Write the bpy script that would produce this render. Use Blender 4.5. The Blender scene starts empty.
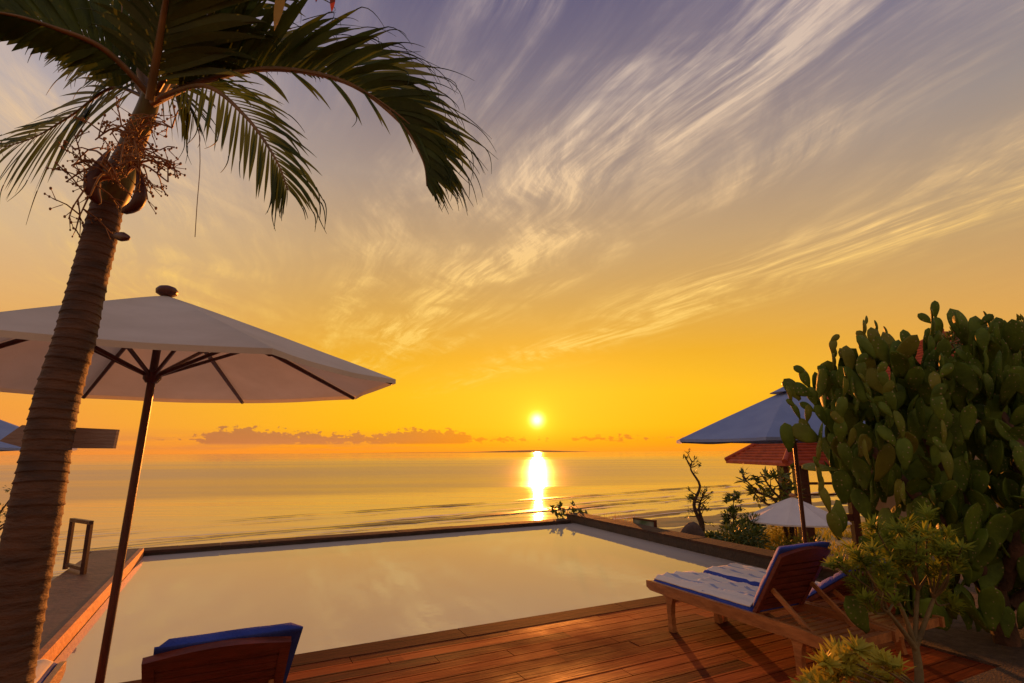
import bpy, math, random
from mathutils import Vector, Matrix, Quaternion, noise as mnoise
R = math.radians
rnd = random.Random(7)
SC = bpy.context.scene
COL = SC.collection

# ------------------------------------------------------------------ camera
F, TH, RO, CZ = 540.0, R(11.57), R(0.35), 1.6
_r = Vector((1, 0, 0)); _u = Vector((0, -math.sin(TH), math.cos(TH))); _f = Vector((0, math.cos(TH), math.sin(TH)))
RT = _r*math.cos(RO) - _u*math.sin(RO); UP = _r*math.sin(RO) + _u*math.cos(RO)
cd = bpy.data.cameras.new('camera'); cam = bpy.data.objects.new('camera', cd); COL.objects.link(cam)
cd.sensor_width = 36; cd.lens = 36*F/1024; cd.clip_start = .05; cd.clip_end = 90000
m = Matrix((RT, UP, -_f)).transposed().to_4x4(); m.translation = (0, 0, CZ); cam.matrix_world = m
SC.camera = cam
def at(px, py, Y):                       # a real point at distance Y, laid out by eye
    d = RT*((px-512)/F) + UP*((341.5-py)/F) + _f
    return Vector((0, 0, CZ)) + d*(Y/d.y)
AN = R(27)
ca, sa = math.cos(AN), math.sin(AN)
def W(a, b, z=0): return Vector((a*ca-b*sa, a*sa+b*ca, z))       # terrace frame -> world
def LOC(P): return P[0]*ca+P[1]*sa, -P[0]*sa+P[1]*ca

# ------------------------------------------------------------------ mesh builder
class MB:
    def __init__(s): s.v = []; s.f = []; s.sm = []
    def add(s, vs, fs, smooth=False):
        o = len(s.v); s.v += [Vector(p) for p in vs]
        s.f += [tuple(i+o for i in f) for f in fs]; s.sm += [smooth]*len(fs); return s
    def box(s, x0, x1, y0, y1, z0, z1, fr=None):
        vs = [Vector((x, y, z)) for z in (z0, z1) for y in (y0, y1) for x in (x0, x1)]
        if fr is not None: vs = [fr @ p for p in vs]
        return s.add(vs, [(0, 2, 3, 1), (4, 5, 7, 6), (0, 1, 5, 4), (2, 6, 7, 3), (0, 4, 6, 2), (1, 3, 7, 5)])
    def prism(s, poly, z0, z1):
        n = len(poly); vs = [Vector((p[0], p[1], z0)) for p in poly]+[Vector((p[0], p[1], z1)) for p in poly]
        return s.add(vs, [tuple(range(n))[::-1], tuple(range(n, 2*n))]+[(i, (i+1) % n, n+(i+1) % n, n+i) for i in range(n)])
    def bar(s, p, q, w, h, up=(0, 0, 1)):                 # rectangular bar from p to q
        p = Vector(p); q = Vector(q); d = (q-p).normalized(); x = d.cross(Vector(up))
        if x.length < 1e-4: x = d.cross(Vector((0, 1, 0)))
        x.normalize(); z = x.cross(d)
        vs = [c+x*sx*w/2+z*sz*h/2 for c in (p, q) for sz in (-1, 1) for sx in (-1, 1)]
        return s.add(vs, [(0, 1, 3, 2), (4, 6, 7, 5), (0, 4, 5, 1), (2, 3, 7, 6), (0, 2, 6, 4), (1, 5, 7, 3)])
    def tube(s, pts, rad, n=8, cap=True):
        pts = [Vector(p) for p in pts]
        if not hasattr(rad, '__len__'): rad = [rad]*len(pts)
        vs = []; x = None
        for i, p in enumerate(pts):
            d = (pts[min(i+1, len(pts)-1)]-pts[max(i-1, 0)]).normalized()
            if x is None:
                x = d.cross(Vector((0, 0, 1)))
                if x.length < .05: x = d.cross(Vector((0, 1, 0)))
            x = (x-d*x.dot(d)).normalized(); y = d.cross(x)
            vs += [p+(x*math.cos(2*math.pi*k/n)+y*math.sin(2*math.pi*k/n))*rad[i] for k in range(n)]
        fs = [(i*n+k, i*n+(k+1) % n, (i+1)*n+(k+1) % n, (i+1)*n+k) for i in range(len(pts)-1) for k in range(n)]
        s.add(vs, fs, True)
        if cap: s.add(vs[:n], [tuple(range(n))[::-1]]); s.add(vs[-n:], [tuple(range(n))])
        return s
    def ball(s, c, rx, ry, rz, n=10, m_=7, jit=0, seed=0):
        vs = []; c = Vector(c)
        for i in range(m_+1):
            t = math.pi*i/m_
            for k in range(n):
                p = 2*math.pi*k/n; d = Vector((math.sin(t)*math.cos(p), math.sin(t)*math.sin(p), math.cos(t)))
                q = 1+jit*mnoise.noise(d*1.7+Vector((seed, 0, 0)))
                vs.append(c+Vector((d.x*rx*q, d.y*ry*q, d.z*rz*q)))
        fs = [(i*n+k, (i+1)*n+k, (i+1)*n+(k+1) % n, i*n+(k+1) % n) for i in range(m_) for k in range(n)]
        return s.add(vs, fs, True)
    def blade(s, p, d, nrm, L, w, seg=4, droop=0., taper=1., fold=.0):      # one leaf: a strip that widens, narrows and droops
        p = Vector(p); d = Vector(d).normalized(); nrm = Vector(nrm)
        vs = []; st = L/seg
        for i in range(seg+1):
            s.tip = p; s.td = d
            t = i/seg; x = d.cross(nrm)
            if x.length < 1e-3: x = d.orthogonal()
            x.normalize(); ww = w*.5*(math.sin(math.pi*min(1, (t*.86+.12)))**taper) if i < seg else w*.02
            nn = x.cross(d)
            vs += [p+x*ww+nn*fold*ww, p-x*ww+nn*fold*ww]
            p = p+d*st; d = (d+Vector((0, 0, -droop*st*(1+t)))).normalized()
        return s.add(vs, [(2*i, 2*i+1, 2*i+3, 2*i+2) for i in range(seg)], True)
    def build(s, name, mat, parent=None, local=False, frame=None, subsurf=0):
        me = bpy.data.meshes.new(name)
        ob = bpy.data.objects.new(name, me)
        vs = s.v
        if parent is not None:
            ob.parent = parent
            if not local:
                root = parent
                while root.parent: root = root.parent
                inv = (Matrix.Translation(root.location) @ root.rotation_euler.to_matrix().to_4x4()).inverted()
                vs = [inv @ p for p in vs]
        elif frame is not None:                       # frame = (loc, rotz): vertices are given in that frame
            ob.location = frame[0]; ob.rotation_euler = (0, 0, frame[1])
        elif not local:                               # put the origin at the base of the thing
            n = len(vs); c = sum(vs, Vector())/n; c.z = min(p.z for p in vs)
            ob.location = c; vs = [p-c for p in vs]
        me.from_pydata([tuple(p) for p in vs], [], s.f)
        me.polygons.foreach_set('use_smooth', s.sm)
        me.materials.append(mat); me.update()
        COL.objects.link(ob)
        if subsurf:
            md = ob.modifiers.new('s', 'SUBSURF'); md.levels = md.render_levels = subsurf
        return ob
def tag(o, label=None, cat=None, group=None, kind=None):
    for k, v in (('label', label), ('category', cat), ('group', group), ('kind', kind)):
        if v: o[k] = v
    return o
def empty(name, loc, rz=0, label=None, cat=None, group=None):
    o = bpy.data.objects.new(name, None); COL.objects.link(o); o.location = loc; o.rotation_euler = (0, 0, rz)
    o.empty_display_size = .1
    return tag(o, label, cat, group)
def kids(o): return [c for c in bpy.data.objects if c.parent == o]
def copy_tree(o, parent=None):
    c = o.copy(); COL.objects.link(c); c.parent = parent
    for ch in kids(o): copy_tree(ch, c)
    return c

# ------------------------------------------------------------------ materials
def srgb(r, g, b):
    f = lambda c: (c/255/12.92) if c/255 <= .04045 else ((c/255+.055)/1.055)**2.4
    return (f(r), f(g), f(b), 1)
def new_mat(name):
    mt = bpy.data.materials.new(name); mt.use_nodes = True
    nt = mt.node_tree; bs = nt.nodes['Principled BSDF']; return mt, nt, bs
def mat(name, col, col2=None, rough=.6, scale=8., detail=6, bump=.0, bscale=None, spec=.5, trans=0., stretch=(1, 1, 1), coat=0., metal=0., lo=.35, hi=.68):
    """procedural surface: two base colours mottled by noise, bump, optional leaf/cloth translucency"""
    mt, nt, bs = new_mat(name); N = nt.nodes; Lk = nt.links.new
    tc = N.new('ShaderNodeTexCoord'); mp = N.new('ShaderNodeMapping'); mp.inputs['Scale'].default_value = stretch
    Lk(tc.outputs['Object'], mp.inputs[0])
    nz = N.new('ShaderNodeTexNoise'); nz.inputs['Scale'].default_value = scale; nz.inputs['Detail'].default_value = detail; nz.inputs['Roughness'].default_value = .6
    Lk(mp.outputs[0], nz.inputs['Vector'])
    cr = N.new('ShaderNodeValToRGB'); cr.color_ramp.elements[0].position = lo; cr.color_ramp.elements[1].position = hi
    c2 = col2 or tuple(c*.55 for c in col[:3])
    cr.color_ramp.elements[0].color = tuple(c2[:3])+(1,); cr.color_ramp.elements[1].color = tuple(col[:3])+(1,)
    Lk(nz.outputs['Fac'], cr.inputs[0]); Lk(cr.outputs[0], bs.inputs['Base Color'])
    bs.inputs['Roughness'].default_value = rough; bs.inputs['Specular IOR Level'].default_value = spec
    bs.inputs['Metallic'].default_value = metal; bs.inputs['Coat Weight'].default_value = coat; bs.inputs['Coat Roughness'].default_value = .25
    if bump:
        n2 = N.new('ShaderNodeTexNoise'); n2.inputs['Scale'].default_value = bscale or scale*4; n2.inputs['Detail'].default_value = 5
        Lk(mp.outputs[0], n2.inputs['Vector'])
        b = N.new('ShaderNodeBump'); b.inputs['Strength'].default_value = bump; b.inputs['Distance'].default_value = .02
        Lk(n2.outputs['Fac'], b.inputs['Height']); Lk(b.outputs[0], bs.inputs['Normal'])
    if trans:
        tr = N.new('ShaderNodeBsdfTranslucent'); Lk(cr.outputs[0], tr.inputs['Color'])
        mx = N.new('ShaderNodeMixShader'); mx.inputs[0].default_value = trans
        Lk(bs.outputs[0], mx.inputs[1]); Lk(tr.outputs[0], mx.inputs[2]); Lk(mx.outputs[0], N['Material Output'].inputs['Surface'])
    return mt

M = {}
M['frame_wood'] = mat('oiled lounger wood', (.52, .21, .06), (.30, .11, .03), rough=.42, scale=6, stretch=(4, 1, 4), bump=.25, bscale=30, coat=.2)
M['dark_wood'] = mat('dark red hardwood', (.13, .030, .014), (.055, .013, .007), rough=.42, scale=7, stretch=(5, 5, .6), bump=.2, bscale=40)
M['blue'] = mat('blue cushion canvas', (.045, .085, .42), (.025, .05, .28), rough=.8, scale=5, bump=.3, bscale=120, spec=.2)
M['canvas'] = mat('off white parasol canvas', (.76, .70, .60), (.66, .60, .50), rough=.85, scale=2.2, bump=.12, bscale=90, spec=.2, trans=.22)
M['canvas_blue'] = mat('faded blue parasol canvas', (.27, .35, .56), (.22, .29, .50), rough=.85, scale=3, bump=.12, bscale=90, spec=.2, trans=.0)
M['canvas_white'] = mat('white parasol canvas', (.82, .79, .76), (.74, .71, .69), rough=.85, scale=3, spec=.2, trans=.15)
M['stone'] = mat('grey terrace stone', (.19, .125, .085), (.12, .08, .055), rough=.6, scale=3, bump=.25, bscale=18)
M['rim_stone'] = mat('dark pool edge stone', (.050, .028, .018), (.022, .014, .010), rough=.6, scale=6, bump=.5, bscale=26)
M['soil'] = mat('bed soil and gravel', (.13, .085, .055), (.055, .035, .025), rough=.9, scale=14, bump=.9, bscale=60)
M['rock'] = mat('weathered boulder', (.12, .075, .05), (.05, .032, .024), rough=.9, scale=6, bump=.7, bscale=24)
M['leaf'] = mat('palm leaf green', (.085, .125, .016), (.032, .052, .008), rough=.5, scale=5, trans=.35, spec=.25)
M['leaf_light'] = mat('young palm leaf', (.115, .150, .026), (.055, .080, .016), rough=.5, scale=5, trans=.35)
M['leaf_back'] = mat('palm petiole', (.26, .13, .035), (.12, .075, .02), rough=.5, scale=9)
M['dry_leaf'] = mat('dry palm leaf', (.62, .40, .08), (.42, .24, .04), rough=.6, scale=9, trans=.35)
M['red_leaf'] = mat('dry red leaf', (.42, .07, .02), (.22, .03, .01), rough=.6, scale=9, trans=.35)
M['shaft'] = mat('crownshaft green brown', (.13, .13, .035), (.075, .035, .018), rough=.45, scale=4, stretch=(3, 3, 1), lo=.42, hi=.6)
M['spathe'] = mat('woody flower sheath', (.10, .028, .016), (.05, .014, .01), rough=.5, scale=8)
M['fruit_stalk'] = mat('orange fruit stalks', (.36, .17, .05), (.20, .09, .03), rough=.6, scale=12)
M['pad'] = mat('cactus pad skin', (.17, .25, .024), (.075, .125, .014), rough=.55, scale=5, bump=.35, bscale=30, spec=.22, trans=.22)
def add_areoles(mt):                        # pale spine cushions in a regular scatter, and pads of different age
    nt = mt.node_tree; N = nt.nodes; Lk = nt.links.new
    cr = [n for n in N if n.type == 'VALTORGB'][0]; tc = [n for n in N if n.type == 'TEX_COORD'][0]
    vo = N.new('ShaderNodeTexVoronoi'); vo.inputs['Scale'].default_value = 26; vo.inputs['Randomness'].default_value = .45; Lk(tc.outputs['Object'], vo.inputs['Vector'])
    mr = N.new('ShaderNodeMapRange'); Lk(vo.outputs['Distance'], mr.inputs[0]); mr.inputs[1].default_value = .20; mr.inputs[2].default_value = .13
    big = N.new('ShaderNodeTexNoise'); big.inputs['Scale'].default_value = 2.6; big.inputs['Detail'].default_value = 2; Lk(tc.outputs['Object'], big.inputs['Vector'])
    oi = N.new('ShaderNodeObjectInfo'); ad = N.new('ShaderNodeMath'); ad.operation = 'ADD'; Lk(oi.outputs['Random'], ad.inputs[0]); Lk(big.outputs['Fac'], ad.inputs[1])
    m2 = N.new('ShaderNodeMapRange'); Lk(ad.outputs[0], m2.inputs[0]); m2.inputs[1].default_value = .95; m2.inputs[2].default_value = 1.35; m2.inputs[4].default_value = .6
    x1 = N.new('ShaderNodeMix'); x1.data_type = 'RGBA'; Lk(m2.outputs[0], x1.inputs[0]); Lk(cr.outputs[0], x1.inputs[6]); x1.inputs[7].default_value = (.30, .26, .035, 1)
    x2 = N.new('ShaderNodeMix'); x2.data_type = 'RGBA'; Lk(mr.outputs[0], x2.inputs[0]); Lk(x1.outputs[2], x2.inputs[6]); x2.inputs[7].default_value = (.42, .34, .16, 1)
    Lk(x2.outputs[2], N['Principled BSDF'].inputs['Base Color'])
add_areoles(M['pad'])
M['cactus_wood'] = mat('corky cactus trunk', (.15, .075, .04), (.06, .035, .02), rough=.9, scale=8, bump=.8)
M['euph'] = mat('yellow green leaf', (.36, .42, .04), (.18, .24, .025), rough=.55, scale=5, spec=.2, trans=.5)
M['euph_stem'] = mat('pale green brown stem', (.22, .17, .07), (.11, .085, .035), rough=.7, scale=10, bump=.4)
M['bush'] = mat('garden leaf', (.13, .18, .025), (.055, .085, .014), rough=.5, scale=3, trans=.25)
M['bush_gold'] = mat('golden garden leaf', (.60, .52, .05), (.34, .30, .03), rough=.55, scale=3, spec=.2, trans=.3)
M['bark'] = mat('tree bark', (.10, .055, .03), (.045, .028, .018), rough=.9, scale=9, bump=.6)
M['tile'] = mat('red roof tile', (.55, .095, .035), (.34, .05, .02), rough=.7, scale=3, bump=.3)
M['wall'] = mat('house plaster', (.36, .28, .20), (.28, .21, .15), rough=.85, scale=2, bump=.2)
M['edge_wood'] = mat('worn deck edge board', (.12, .032, .014), (.05, .014, .008), rough=.8, scale=2.5, stretch=(1, 8, 1), spec=.1, bump=.1, bscale=6)
M['cope'] = mat('dark coping stone', (.085, .042, .028), (.045, .025, .017), rough=.8, scale=5, bump=.4, bscale=22, spec=.2)
M['metal'] = mat('rusty brown metal rail', (.10, .035, .02), (.05, .018, .012), rough=.45, scale=12, metal=.3)
M['board'] = mat('weathered grey sign board', (.36, .26, .20), (.26, .18, .14), rough=.8, scale=4, stretch=(1, 1, 6), bump=.3)
M['panel'] = mat('mottled green panel', (.42, .44, .36), (.07, .14, .05), rough=.4, scale=3.2, detail=2)
M['island'] = mat('distant island slopes', (.20, .13, .07), (.15, .10, .055), rough=1, scale=.002)

def towel_mat():
    mt, nt, bs = new_mat('white towel with thin blue stripes'); N = nt.nodes; Lk = nt.links.new
    tc = N.new('ShaderNodeTexCoord'); wv = N.new('ShaderNodeTexWave'); wv.bands_direction = 'X'
    wv.inputs['Scale'].default_value = 1.6; wv.inputs['Distortion'].default_value = .0
    Lk(tc.outputs['Object'], wv.inputs[0]); cr = N.new('ShaderNodeValToRGB')
    cr.color_ramp.elements[0].position = .93; cr.color_ramp.elements[0].color = (.80, .72, .62, 1)
    cr.color_ramp.elements[1].position = .97; cr.color_ramp.elements[1].color = (.36, .40, .55, 1)
    Lk(wv.outputs['Fac'], cr.inputs[0]); Lk(cr.outputs[0], bs.inputs['Base Color']); bs.inputs['Roughness'].default_value = .9
    nz = N.new('ShaderNodeTexNoise'); nz.inputs['Scale'].default_value = 220; b = N.new('ShaderNodeBump'); b.inputs['Strength'].default_value = .3; b.inputs['Distance'].default_value = .004
    Lk(tc.outputs['Object'], nz.inputs['Vector']); Lk(nz.outputs['Fac'], b.inputs['Height']); Lk(b.outputs[0], bs.inputs['Normal'])
    return mt
M['towel'] = towel_mat()

def deck_mat():
    mt, nt, bs = new_mat('oiled red deck boards'); N = nt.nodes; Lk = nt.links.new
    tc = N.new('ShaderNodeTexCoord'); sp = N.new('ShaderNodeSeparateXYZ'); Lk(tc.outputs['Object'], sp.inputs[0])
    def mth(op, a, b=None):
        n = N.new('ShaderNodeMath'); n.operation = op
        for i, v in enumerate((a, b)):
            if v is None: continue
            if isinstance(v, (int, float)): n.inputs[i].default_value = v
            else: Lk(v, n.inputs[i])
        return n.outputs[0]
    row = mth('FLOOR', mth('DIVIDE', mth('ADD', sp.outputs[1], 40), .15))
    wn = N.new('ShaderNodeTexWhiteNoise'); wn.noise_dimensions = '1D'; Lk(row, wn.inputs['W'])
    seg = mth('FLOOR', mth('DIVIDE', mth('ADD', sp.outputs[0], mth('MULTIPLY', wn.outputs['Value'], 2.4)), 2.4))
    cb = N.new('ShaderNodeCombineXYZ'); Lk(row, cb.inputs[0]); Lk(seg, cb.inputs[1])
    w2 = N.new('ShaderNodeTexWhiteNoise'); w2.noise_dimensions = '3D'; Lk(cb.outputs[0], w2.inputs['Vector'])
    mp = N.new('ShaderNodeMapping'); mp.inputs['Scale'].default_value = (1.2, 18, 1); Lk(tc.outputs['Object'], mp.inputs[0])
    off = N.new('ShaderNodeVectorMath'); off.operation = 'ADD'; Lk(mp.outputs[0], off.inputs[0])
    sc = N.new('ShaderNodeVectorMath'); sc.operation = 'SCALE'; sc.inputs['Scale'].default_value = 9; Lk(w2.outputs['Color'], sc.inputs[0]); Lk(sc.outputs[0], off.inputs[1])
    nz = N.new('ShaderNodeTexNoise'); nz.inputs['Scale'].default_value = 3; nz.inputs['Detail'].default_value = 7; Lk(off.outputs[0], nz.inputs['Vector'])
    big = N.new('ShaderNodeTexNoise'); big.inputs['Scale'].default_value = 1.1; big.inputs['Detail'].default_value = 5; Lk(tc.outputs['Object'], big.inputs['Vector'])
    f = mth('ADD', mth('MULTIPLY', w2.outputs['Value'], .42), mth('ADD', mth('MULTIPLY', nz.outputs['Fac'], .45), mth('MULTIPLY', big.outputs['Fac'], .22)))
    cr = N.new('ShaderNodeValToRGB'); e = cr.color_ramp.elements
    e[0].position = .25; e[0].color = (.040, .013, .008, 1); e[1].position = .72; e[1].color = (.48, .105, .026, 1)
    k = e.new(.5); k.color = (.21, .038, .011, 1); bs.inputs['Specular IOR Level'].default_value = .12; bs.inputs['Specular Tint'].default_value = (1, .25, .08, 1)
    Lk(f, cr.inputs[0]); Lk(cr.outputs[0], bs.inputs['Base Color'])
    rr = N.new('ShaderNodeMapRange'); rr.inputs[1].default_value = .35; rr.inputs[2].default_value = .7; rr.inputs[3].default_value = .55; rr.inputs[4].default_value = .92
    Lk(big.outputs['Fac'], rr.inputs[0]); Lk(rr.outputs[0], bs.inputs['Roughness'])
    b = N.new('ShaderNodeBump'); b.inputs['Strength'].default_value = .35; b.inputs['Distance'].default_value = .006
    Lk(nz.outputs['Fac'], b.inputs['Height']); Lk(b.outputs[0], bs.inputs['Normal'])
    return mt
M['deck'] = deck_mat()

def water_mat(name, body, waves, rough, ior, dist=1.0, rvar=0.):
    mt, nt, bs = new_mat(name); N = nt.nodes; Lk = nt.links.new
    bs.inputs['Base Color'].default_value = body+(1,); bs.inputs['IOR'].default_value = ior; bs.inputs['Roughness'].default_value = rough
    tc = N.new('ShaderNodeTexCoord'); prev = None
    for (sx, sy, sc_, amp) in waves:
        mp = N.new('ShaderNodeMapping'); mp.inputs['Scale'].default_value = (sx, sy, 1); Lk(tc.outputs['Object'], mp.inputs[0])
        nz = N.new('ShaderNodeTexNoise'); nz.inputs['Scale'].default_value = sc_; nz.inputs['Detail'].default_value = 3; Lk(mp.outputs[0], nz.inputs['Vector'])
        b = N.new('ShaderNodeBump'); b.inputs['Strength'].default_value = 1; b.inputs['Distance'].default_value = amp
        Lk(nz.outputs['Fac'], b.inputs['Height'])
        if prev: Lk(prev, b.inputs['Normal'])
        prev = b.outputs[0]
    if prev: Lk(prev, bs.inputs['Normal'])
    if rvar:                                   # calm and ruffled streaks
        mp = N.new('ShaderNodeMapping'); mp.inputs['Scale'].default_value = (.0016, .011, 1); mp.inputs['Rotation'].default_value = (0, 0, R(-8)); Lk(tc.outputs['Object'], mp.inputs[0])
        nz = N.new('ShaderNodeTexNoise'); nz.inputs['Scale'].default_value = 1; nz.inputs['Detail'].default_value = 6; nz.inputs['Roughness'].default_value = .65; nz.inputs['Distortion'].default_value = .6; Lk(mp.outputs[0], nz.inputs['Vector'])
        rr = N.new('ShaderNodeMapRange'); rr.inputs[1].default_value = .38; rr.inputs[2].default_value = .62; rr.inputs[3].default_value = rough; rr.inputs[4].default_value = rough+rvar
        Lk(nz.outputs['Fac'], rr.inputs[0])
        # a belt of wind ruffled water offshore, rougher and painted darker, calm inside the reef line
        def mm(op, a, b=None):
            n = N.new('ShaderNodeMath'); n.operation = op
            for i, v in enumerate((a, b)):
                if v is None: continue
                if isinstance(v, (int, float)): n.inputs[i].default_value = v
                else: Lk(v, n.inputs[i])
            return n.outputs[0]
        def rg(x, a, b):
            n = N.new('ShaderNodeMapRange'); n.interpolation_type = 'SMOOTHSTEP'; Lk(x, n.inputs[0]); n.inputs[1].default_value = a; n.inputs[2].default_value = b; return n.outputs[0]
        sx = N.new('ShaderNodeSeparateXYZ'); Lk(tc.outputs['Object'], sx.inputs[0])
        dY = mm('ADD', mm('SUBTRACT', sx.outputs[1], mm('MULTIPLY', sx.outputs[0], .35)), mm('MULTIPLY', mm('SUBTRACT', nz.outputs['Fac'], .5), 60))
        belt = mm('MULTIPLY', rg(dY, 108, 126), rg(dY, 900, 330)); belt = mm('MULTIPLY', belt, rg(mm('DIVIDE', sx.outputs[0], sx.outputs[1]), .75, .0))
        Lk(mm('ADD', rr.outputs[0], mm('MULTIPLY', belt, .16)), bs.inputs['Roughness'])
        mx = N.new('ShaderNodeMix'); mx.data_type = 'RGBA'; Lk(belt, mx.inputs[0]); mx.inputs[6].default_value = body+(1,); mx.inputs[7].default_value = (.36, .27, .22, 1); Lk(mx.outputs[2], bs.inputs['Base Color'])  # duller sky reflection of the belt painted in as a darker base colour
    return mt
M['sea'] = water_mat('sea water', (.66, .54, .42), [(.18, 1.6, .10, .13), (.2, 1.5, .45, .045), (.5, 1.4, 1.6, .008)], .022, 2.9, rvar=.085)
M['pool'] = water_mat('pool water', (.74, .66, .56), [(1, 1, 1.2, .0014), (1, 1, 7., .0006)], .012, 2.6)

# ------------------------------------------------------------------ sky (world)
SUN = (at(537, 420, 100)-Vector((0, 0, CZ))).normalized()
SEL, SAZ = math.asin(SUN.z), math.atan2(SUN.x, SUN.y)
def make_world():
    w = bpy.data.worlds.new('World'); SC.world = w; w.use_nodes = True
    nt = w.node_tree; N = nt.nodes; Lk = nt.links.new
    for n in list(N): N.remove(n)
    out = N.new('ShaderNodeOutputWorld'); bg = N.new('ShaderNodeBackground'); bg2 = N.new('ShaderNodeBackground')
    tc = N.new('ShaderNodeTexCoord'); D = tc.outputs['Generated']
    def put(n, i, v):
        if v is None: return
        if isinstance(v, (int, float)): n.inputs[i].default_value = v
        elif isinstance(v, (tuple, Vector)): n.inputs[i].default_value = tuple(v)
        else: Lk(v, n.inputs[i])
    def m_(op, a, b=None, c=None, clamp=False):
        n = N.new('ShaderNodeMath'); n.operation = op; n.use_clamp = clamp
        for i, v in enumerate((a, b, c)): put(n, i, v)
        return n.outputs[0]
    def rng(x, a, b, lo=0., hi=1., smooth=True):
        n = N.new('ShaderNodeMapRange'); n.interpolation_type = 'SMOOTHSTEP' if smooth else 'LINEAR'
        for i, v in enumerate((x, a, b, lo, hi)): put(n, i, v)
        return n.outputs[0]
    def mix(f, a, b, mode='MIX'):
        n = N.new('ShaderNodeMix'); n.data_type = 'RGBA'; n.blend_type = mode
        put(n, 0, f); put(n, 6, a); put(n, 7, b); return n.outputs[2]
    def noise(vec, sc_, det=5, ro=.55, dist=0.):
        n = N.new('ShaderNodeTexNoise'); put(n, 'Vector', vec) if False else Lk(vec, n.inputs['Vector'])
        n.inputs['Scale'].default_value = sc_; n.inputs['Detail'].default_value = det; n.inputs['Roughness'].default_value = ro; n.inputs['Distortion'].default_value = dist
        return n.outputs['Fac']
    def comb(x, y, z=0.):
        n = N.new('ShaderNodeCombineXYZ'); put(n, 0, x); put(n, 1, y); put(n, 2, z); return n.outputs[0]
    def ramp(x, els):
        n = N.new('ShaderNodeValToRGB'); Lk(x, n.inputs[0]); e = n.color_ramp.elements
        e[0].position = els[0][0]/60; e[0].color = srgb(*els[0][1]); e[1].position = els[-1][0]/60; e[1].color = srgb(*els[-1][1])
        for p, c in els[1:-1]: k = e.new(p/60); k.color = srgb(*c)
        return n.outputs[0]
    sp = N.new('ShaderNodeSeparateXYZ'); Lk(D, sp.inputs[0]); x, y, z = sp.outputs
    zc = m_('MAXIMUM', z, 0.)
    el = m_('MULTIPLY', m_('ARCSINE', m_('MINIMUM', zc, 1.)), 57.2958)
    az = m_('MULTIPLY', m_('ARCTAN2', x, y), 57.2958)
    dt = N.new('ShaderNodeVectorMath'); dt.operation = 'DOT_PRODUCT'; Lk(D, dt.inputs[0]); dt.inputs[1].default_value = SUN
    ang = m_('MULTIPLY', m_('ARCCOSINE', m_('MINIMUM', dt.outputs['Value'], 1.)), 57.2958)
    e60 = m_('DIVIDE', el, 60.)
    cen = ramp(e60, [(0, (252, 148, 4)), (2.5, (255, 184, 0)), (6, (255, 190, 0)), (10, (240, 174, 26)), (15, (218, 166, 78)), (21, (200, 162, 112)), (28, (170, 147, 130)), (36, (130, 118, 128)), (45, (98, 92, 122)), (60, (74, 74, 114))])
    sid = ramp(e60, [(0, (244, 142, 56)), (4, (242, 154, 60)), (10, (222, 164, 88)), (18, (190, 158, 116)), (28, (154, 142, 138)), (40, (110, 108, 140)), (60, (78, 82, 126))])
    sidL = ramp(e60, [(0, (242, 146, 74)), (4, (244, 156, 66)), (10, (232, 172, 96)), (18, (218, 184, 142)), (28, (186, 172, 170)), (40, (144, 142, 172)), (60, (92, 96, 138))])
    sid = mix(rng(az, 8., -8.), sid, sidL)
    bck = ramp(e60, [(0, (204, 144, 104)), (6, (194, 148, 112)), (20, (168, 144, 130)), (60, (130, 124, 138))])
    daz = m_('ABSOLUTE', m_('SUBTRACT', az, math.degrees(SAZ)))
    col = mix(rng(daz, 13., 55.), cen, sid)
    col = mix(rng(daz, 65., 130.), col, bck)
    # ---- cirrus on a flat layer high above: the streaks all run the same way, so they fan out towards the viewer
    zi = m_('MAXIMUM', z, .03)
    px = m_('DIVIDE', x, zi); py = m_('DIVIDE', y, zi)
    q = m_('ADD', m_('MULTIPLY', px, .914), m_('MULTIPLY', py, .405))        # across the streaks
    p = m_('SUBTRACT', m_('MULTIPLY', py, .914), m_('MULTIPLY', px, .405))   # along them
    P2 = comb(p, q)
    warp = noise(P2, .75, 2, .45)
    warp2 = noise(comb(m_('ADD', p, 7.3), q), 1.0, 2, .45)
    q2 = m_('ADD', q, m_('MULTIPLY', m_('SUBTRACT', warp, .5), .38))
    p2 = m_('ADD', p, m_('MULTIPLY', m_('SUBTRACT', warp2, .5), .9))
    fib = noise(comb(m_('MULTIPLY', p2, .75), m_('MULTIPLY', q2, 7.0)), 1.0, 10, .66, .05)
    fine = noise(comb(m_('MULTIPLY', p2, 3.0), m_('MULTIPLY', q2, 26.)), 1.0, 6, .7, .2)
    # a second set of fibres branching off at an angle, so that the wisps feather out sideways
    r3 = m_('ADD', m_('MULTIPLY', q2, .87), m_('MULTIPLY', p2, -.5)); t3 = m_('ADD', m_('MULTIPLY', p2, .87), m_('MULTIPLY', q2, .5))
    fea = noise(comb(m_('MULTIPLY', t3, 1.3), m_('MULTIPLY', r3, 7.), 4.), 1.0, 9, .64, .04)
    sel = rng(noise(comb(m_('ADD', p, 3.), q, 2.), 1.3, 3, .5), .42, .58)
    fib = m_('ADD', m_('MULTIPLY', fib, m_('SUBTRACT', 1., m_('MULTIPLY', sel, .8))), m_('MULTIPLY', fea, m_('MULTIPLY', sel, .8)))
    puff = noise(comb(m_('MULTIPLY', p, 1.3), m_('MULTIPLY', q, 2.0)), 1.0, 5, .6, .4)
    def band(c, wd, s=1.0):
        return m_('MULTIPLY', m_('EXPONENT', m_('MULTIPLY', m_('POWER', m_('ABSOLUTE', m_('DIVIDE', m_('SUBTRACT', q2, c), wd)), 2.), -1.)), s)
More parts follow.
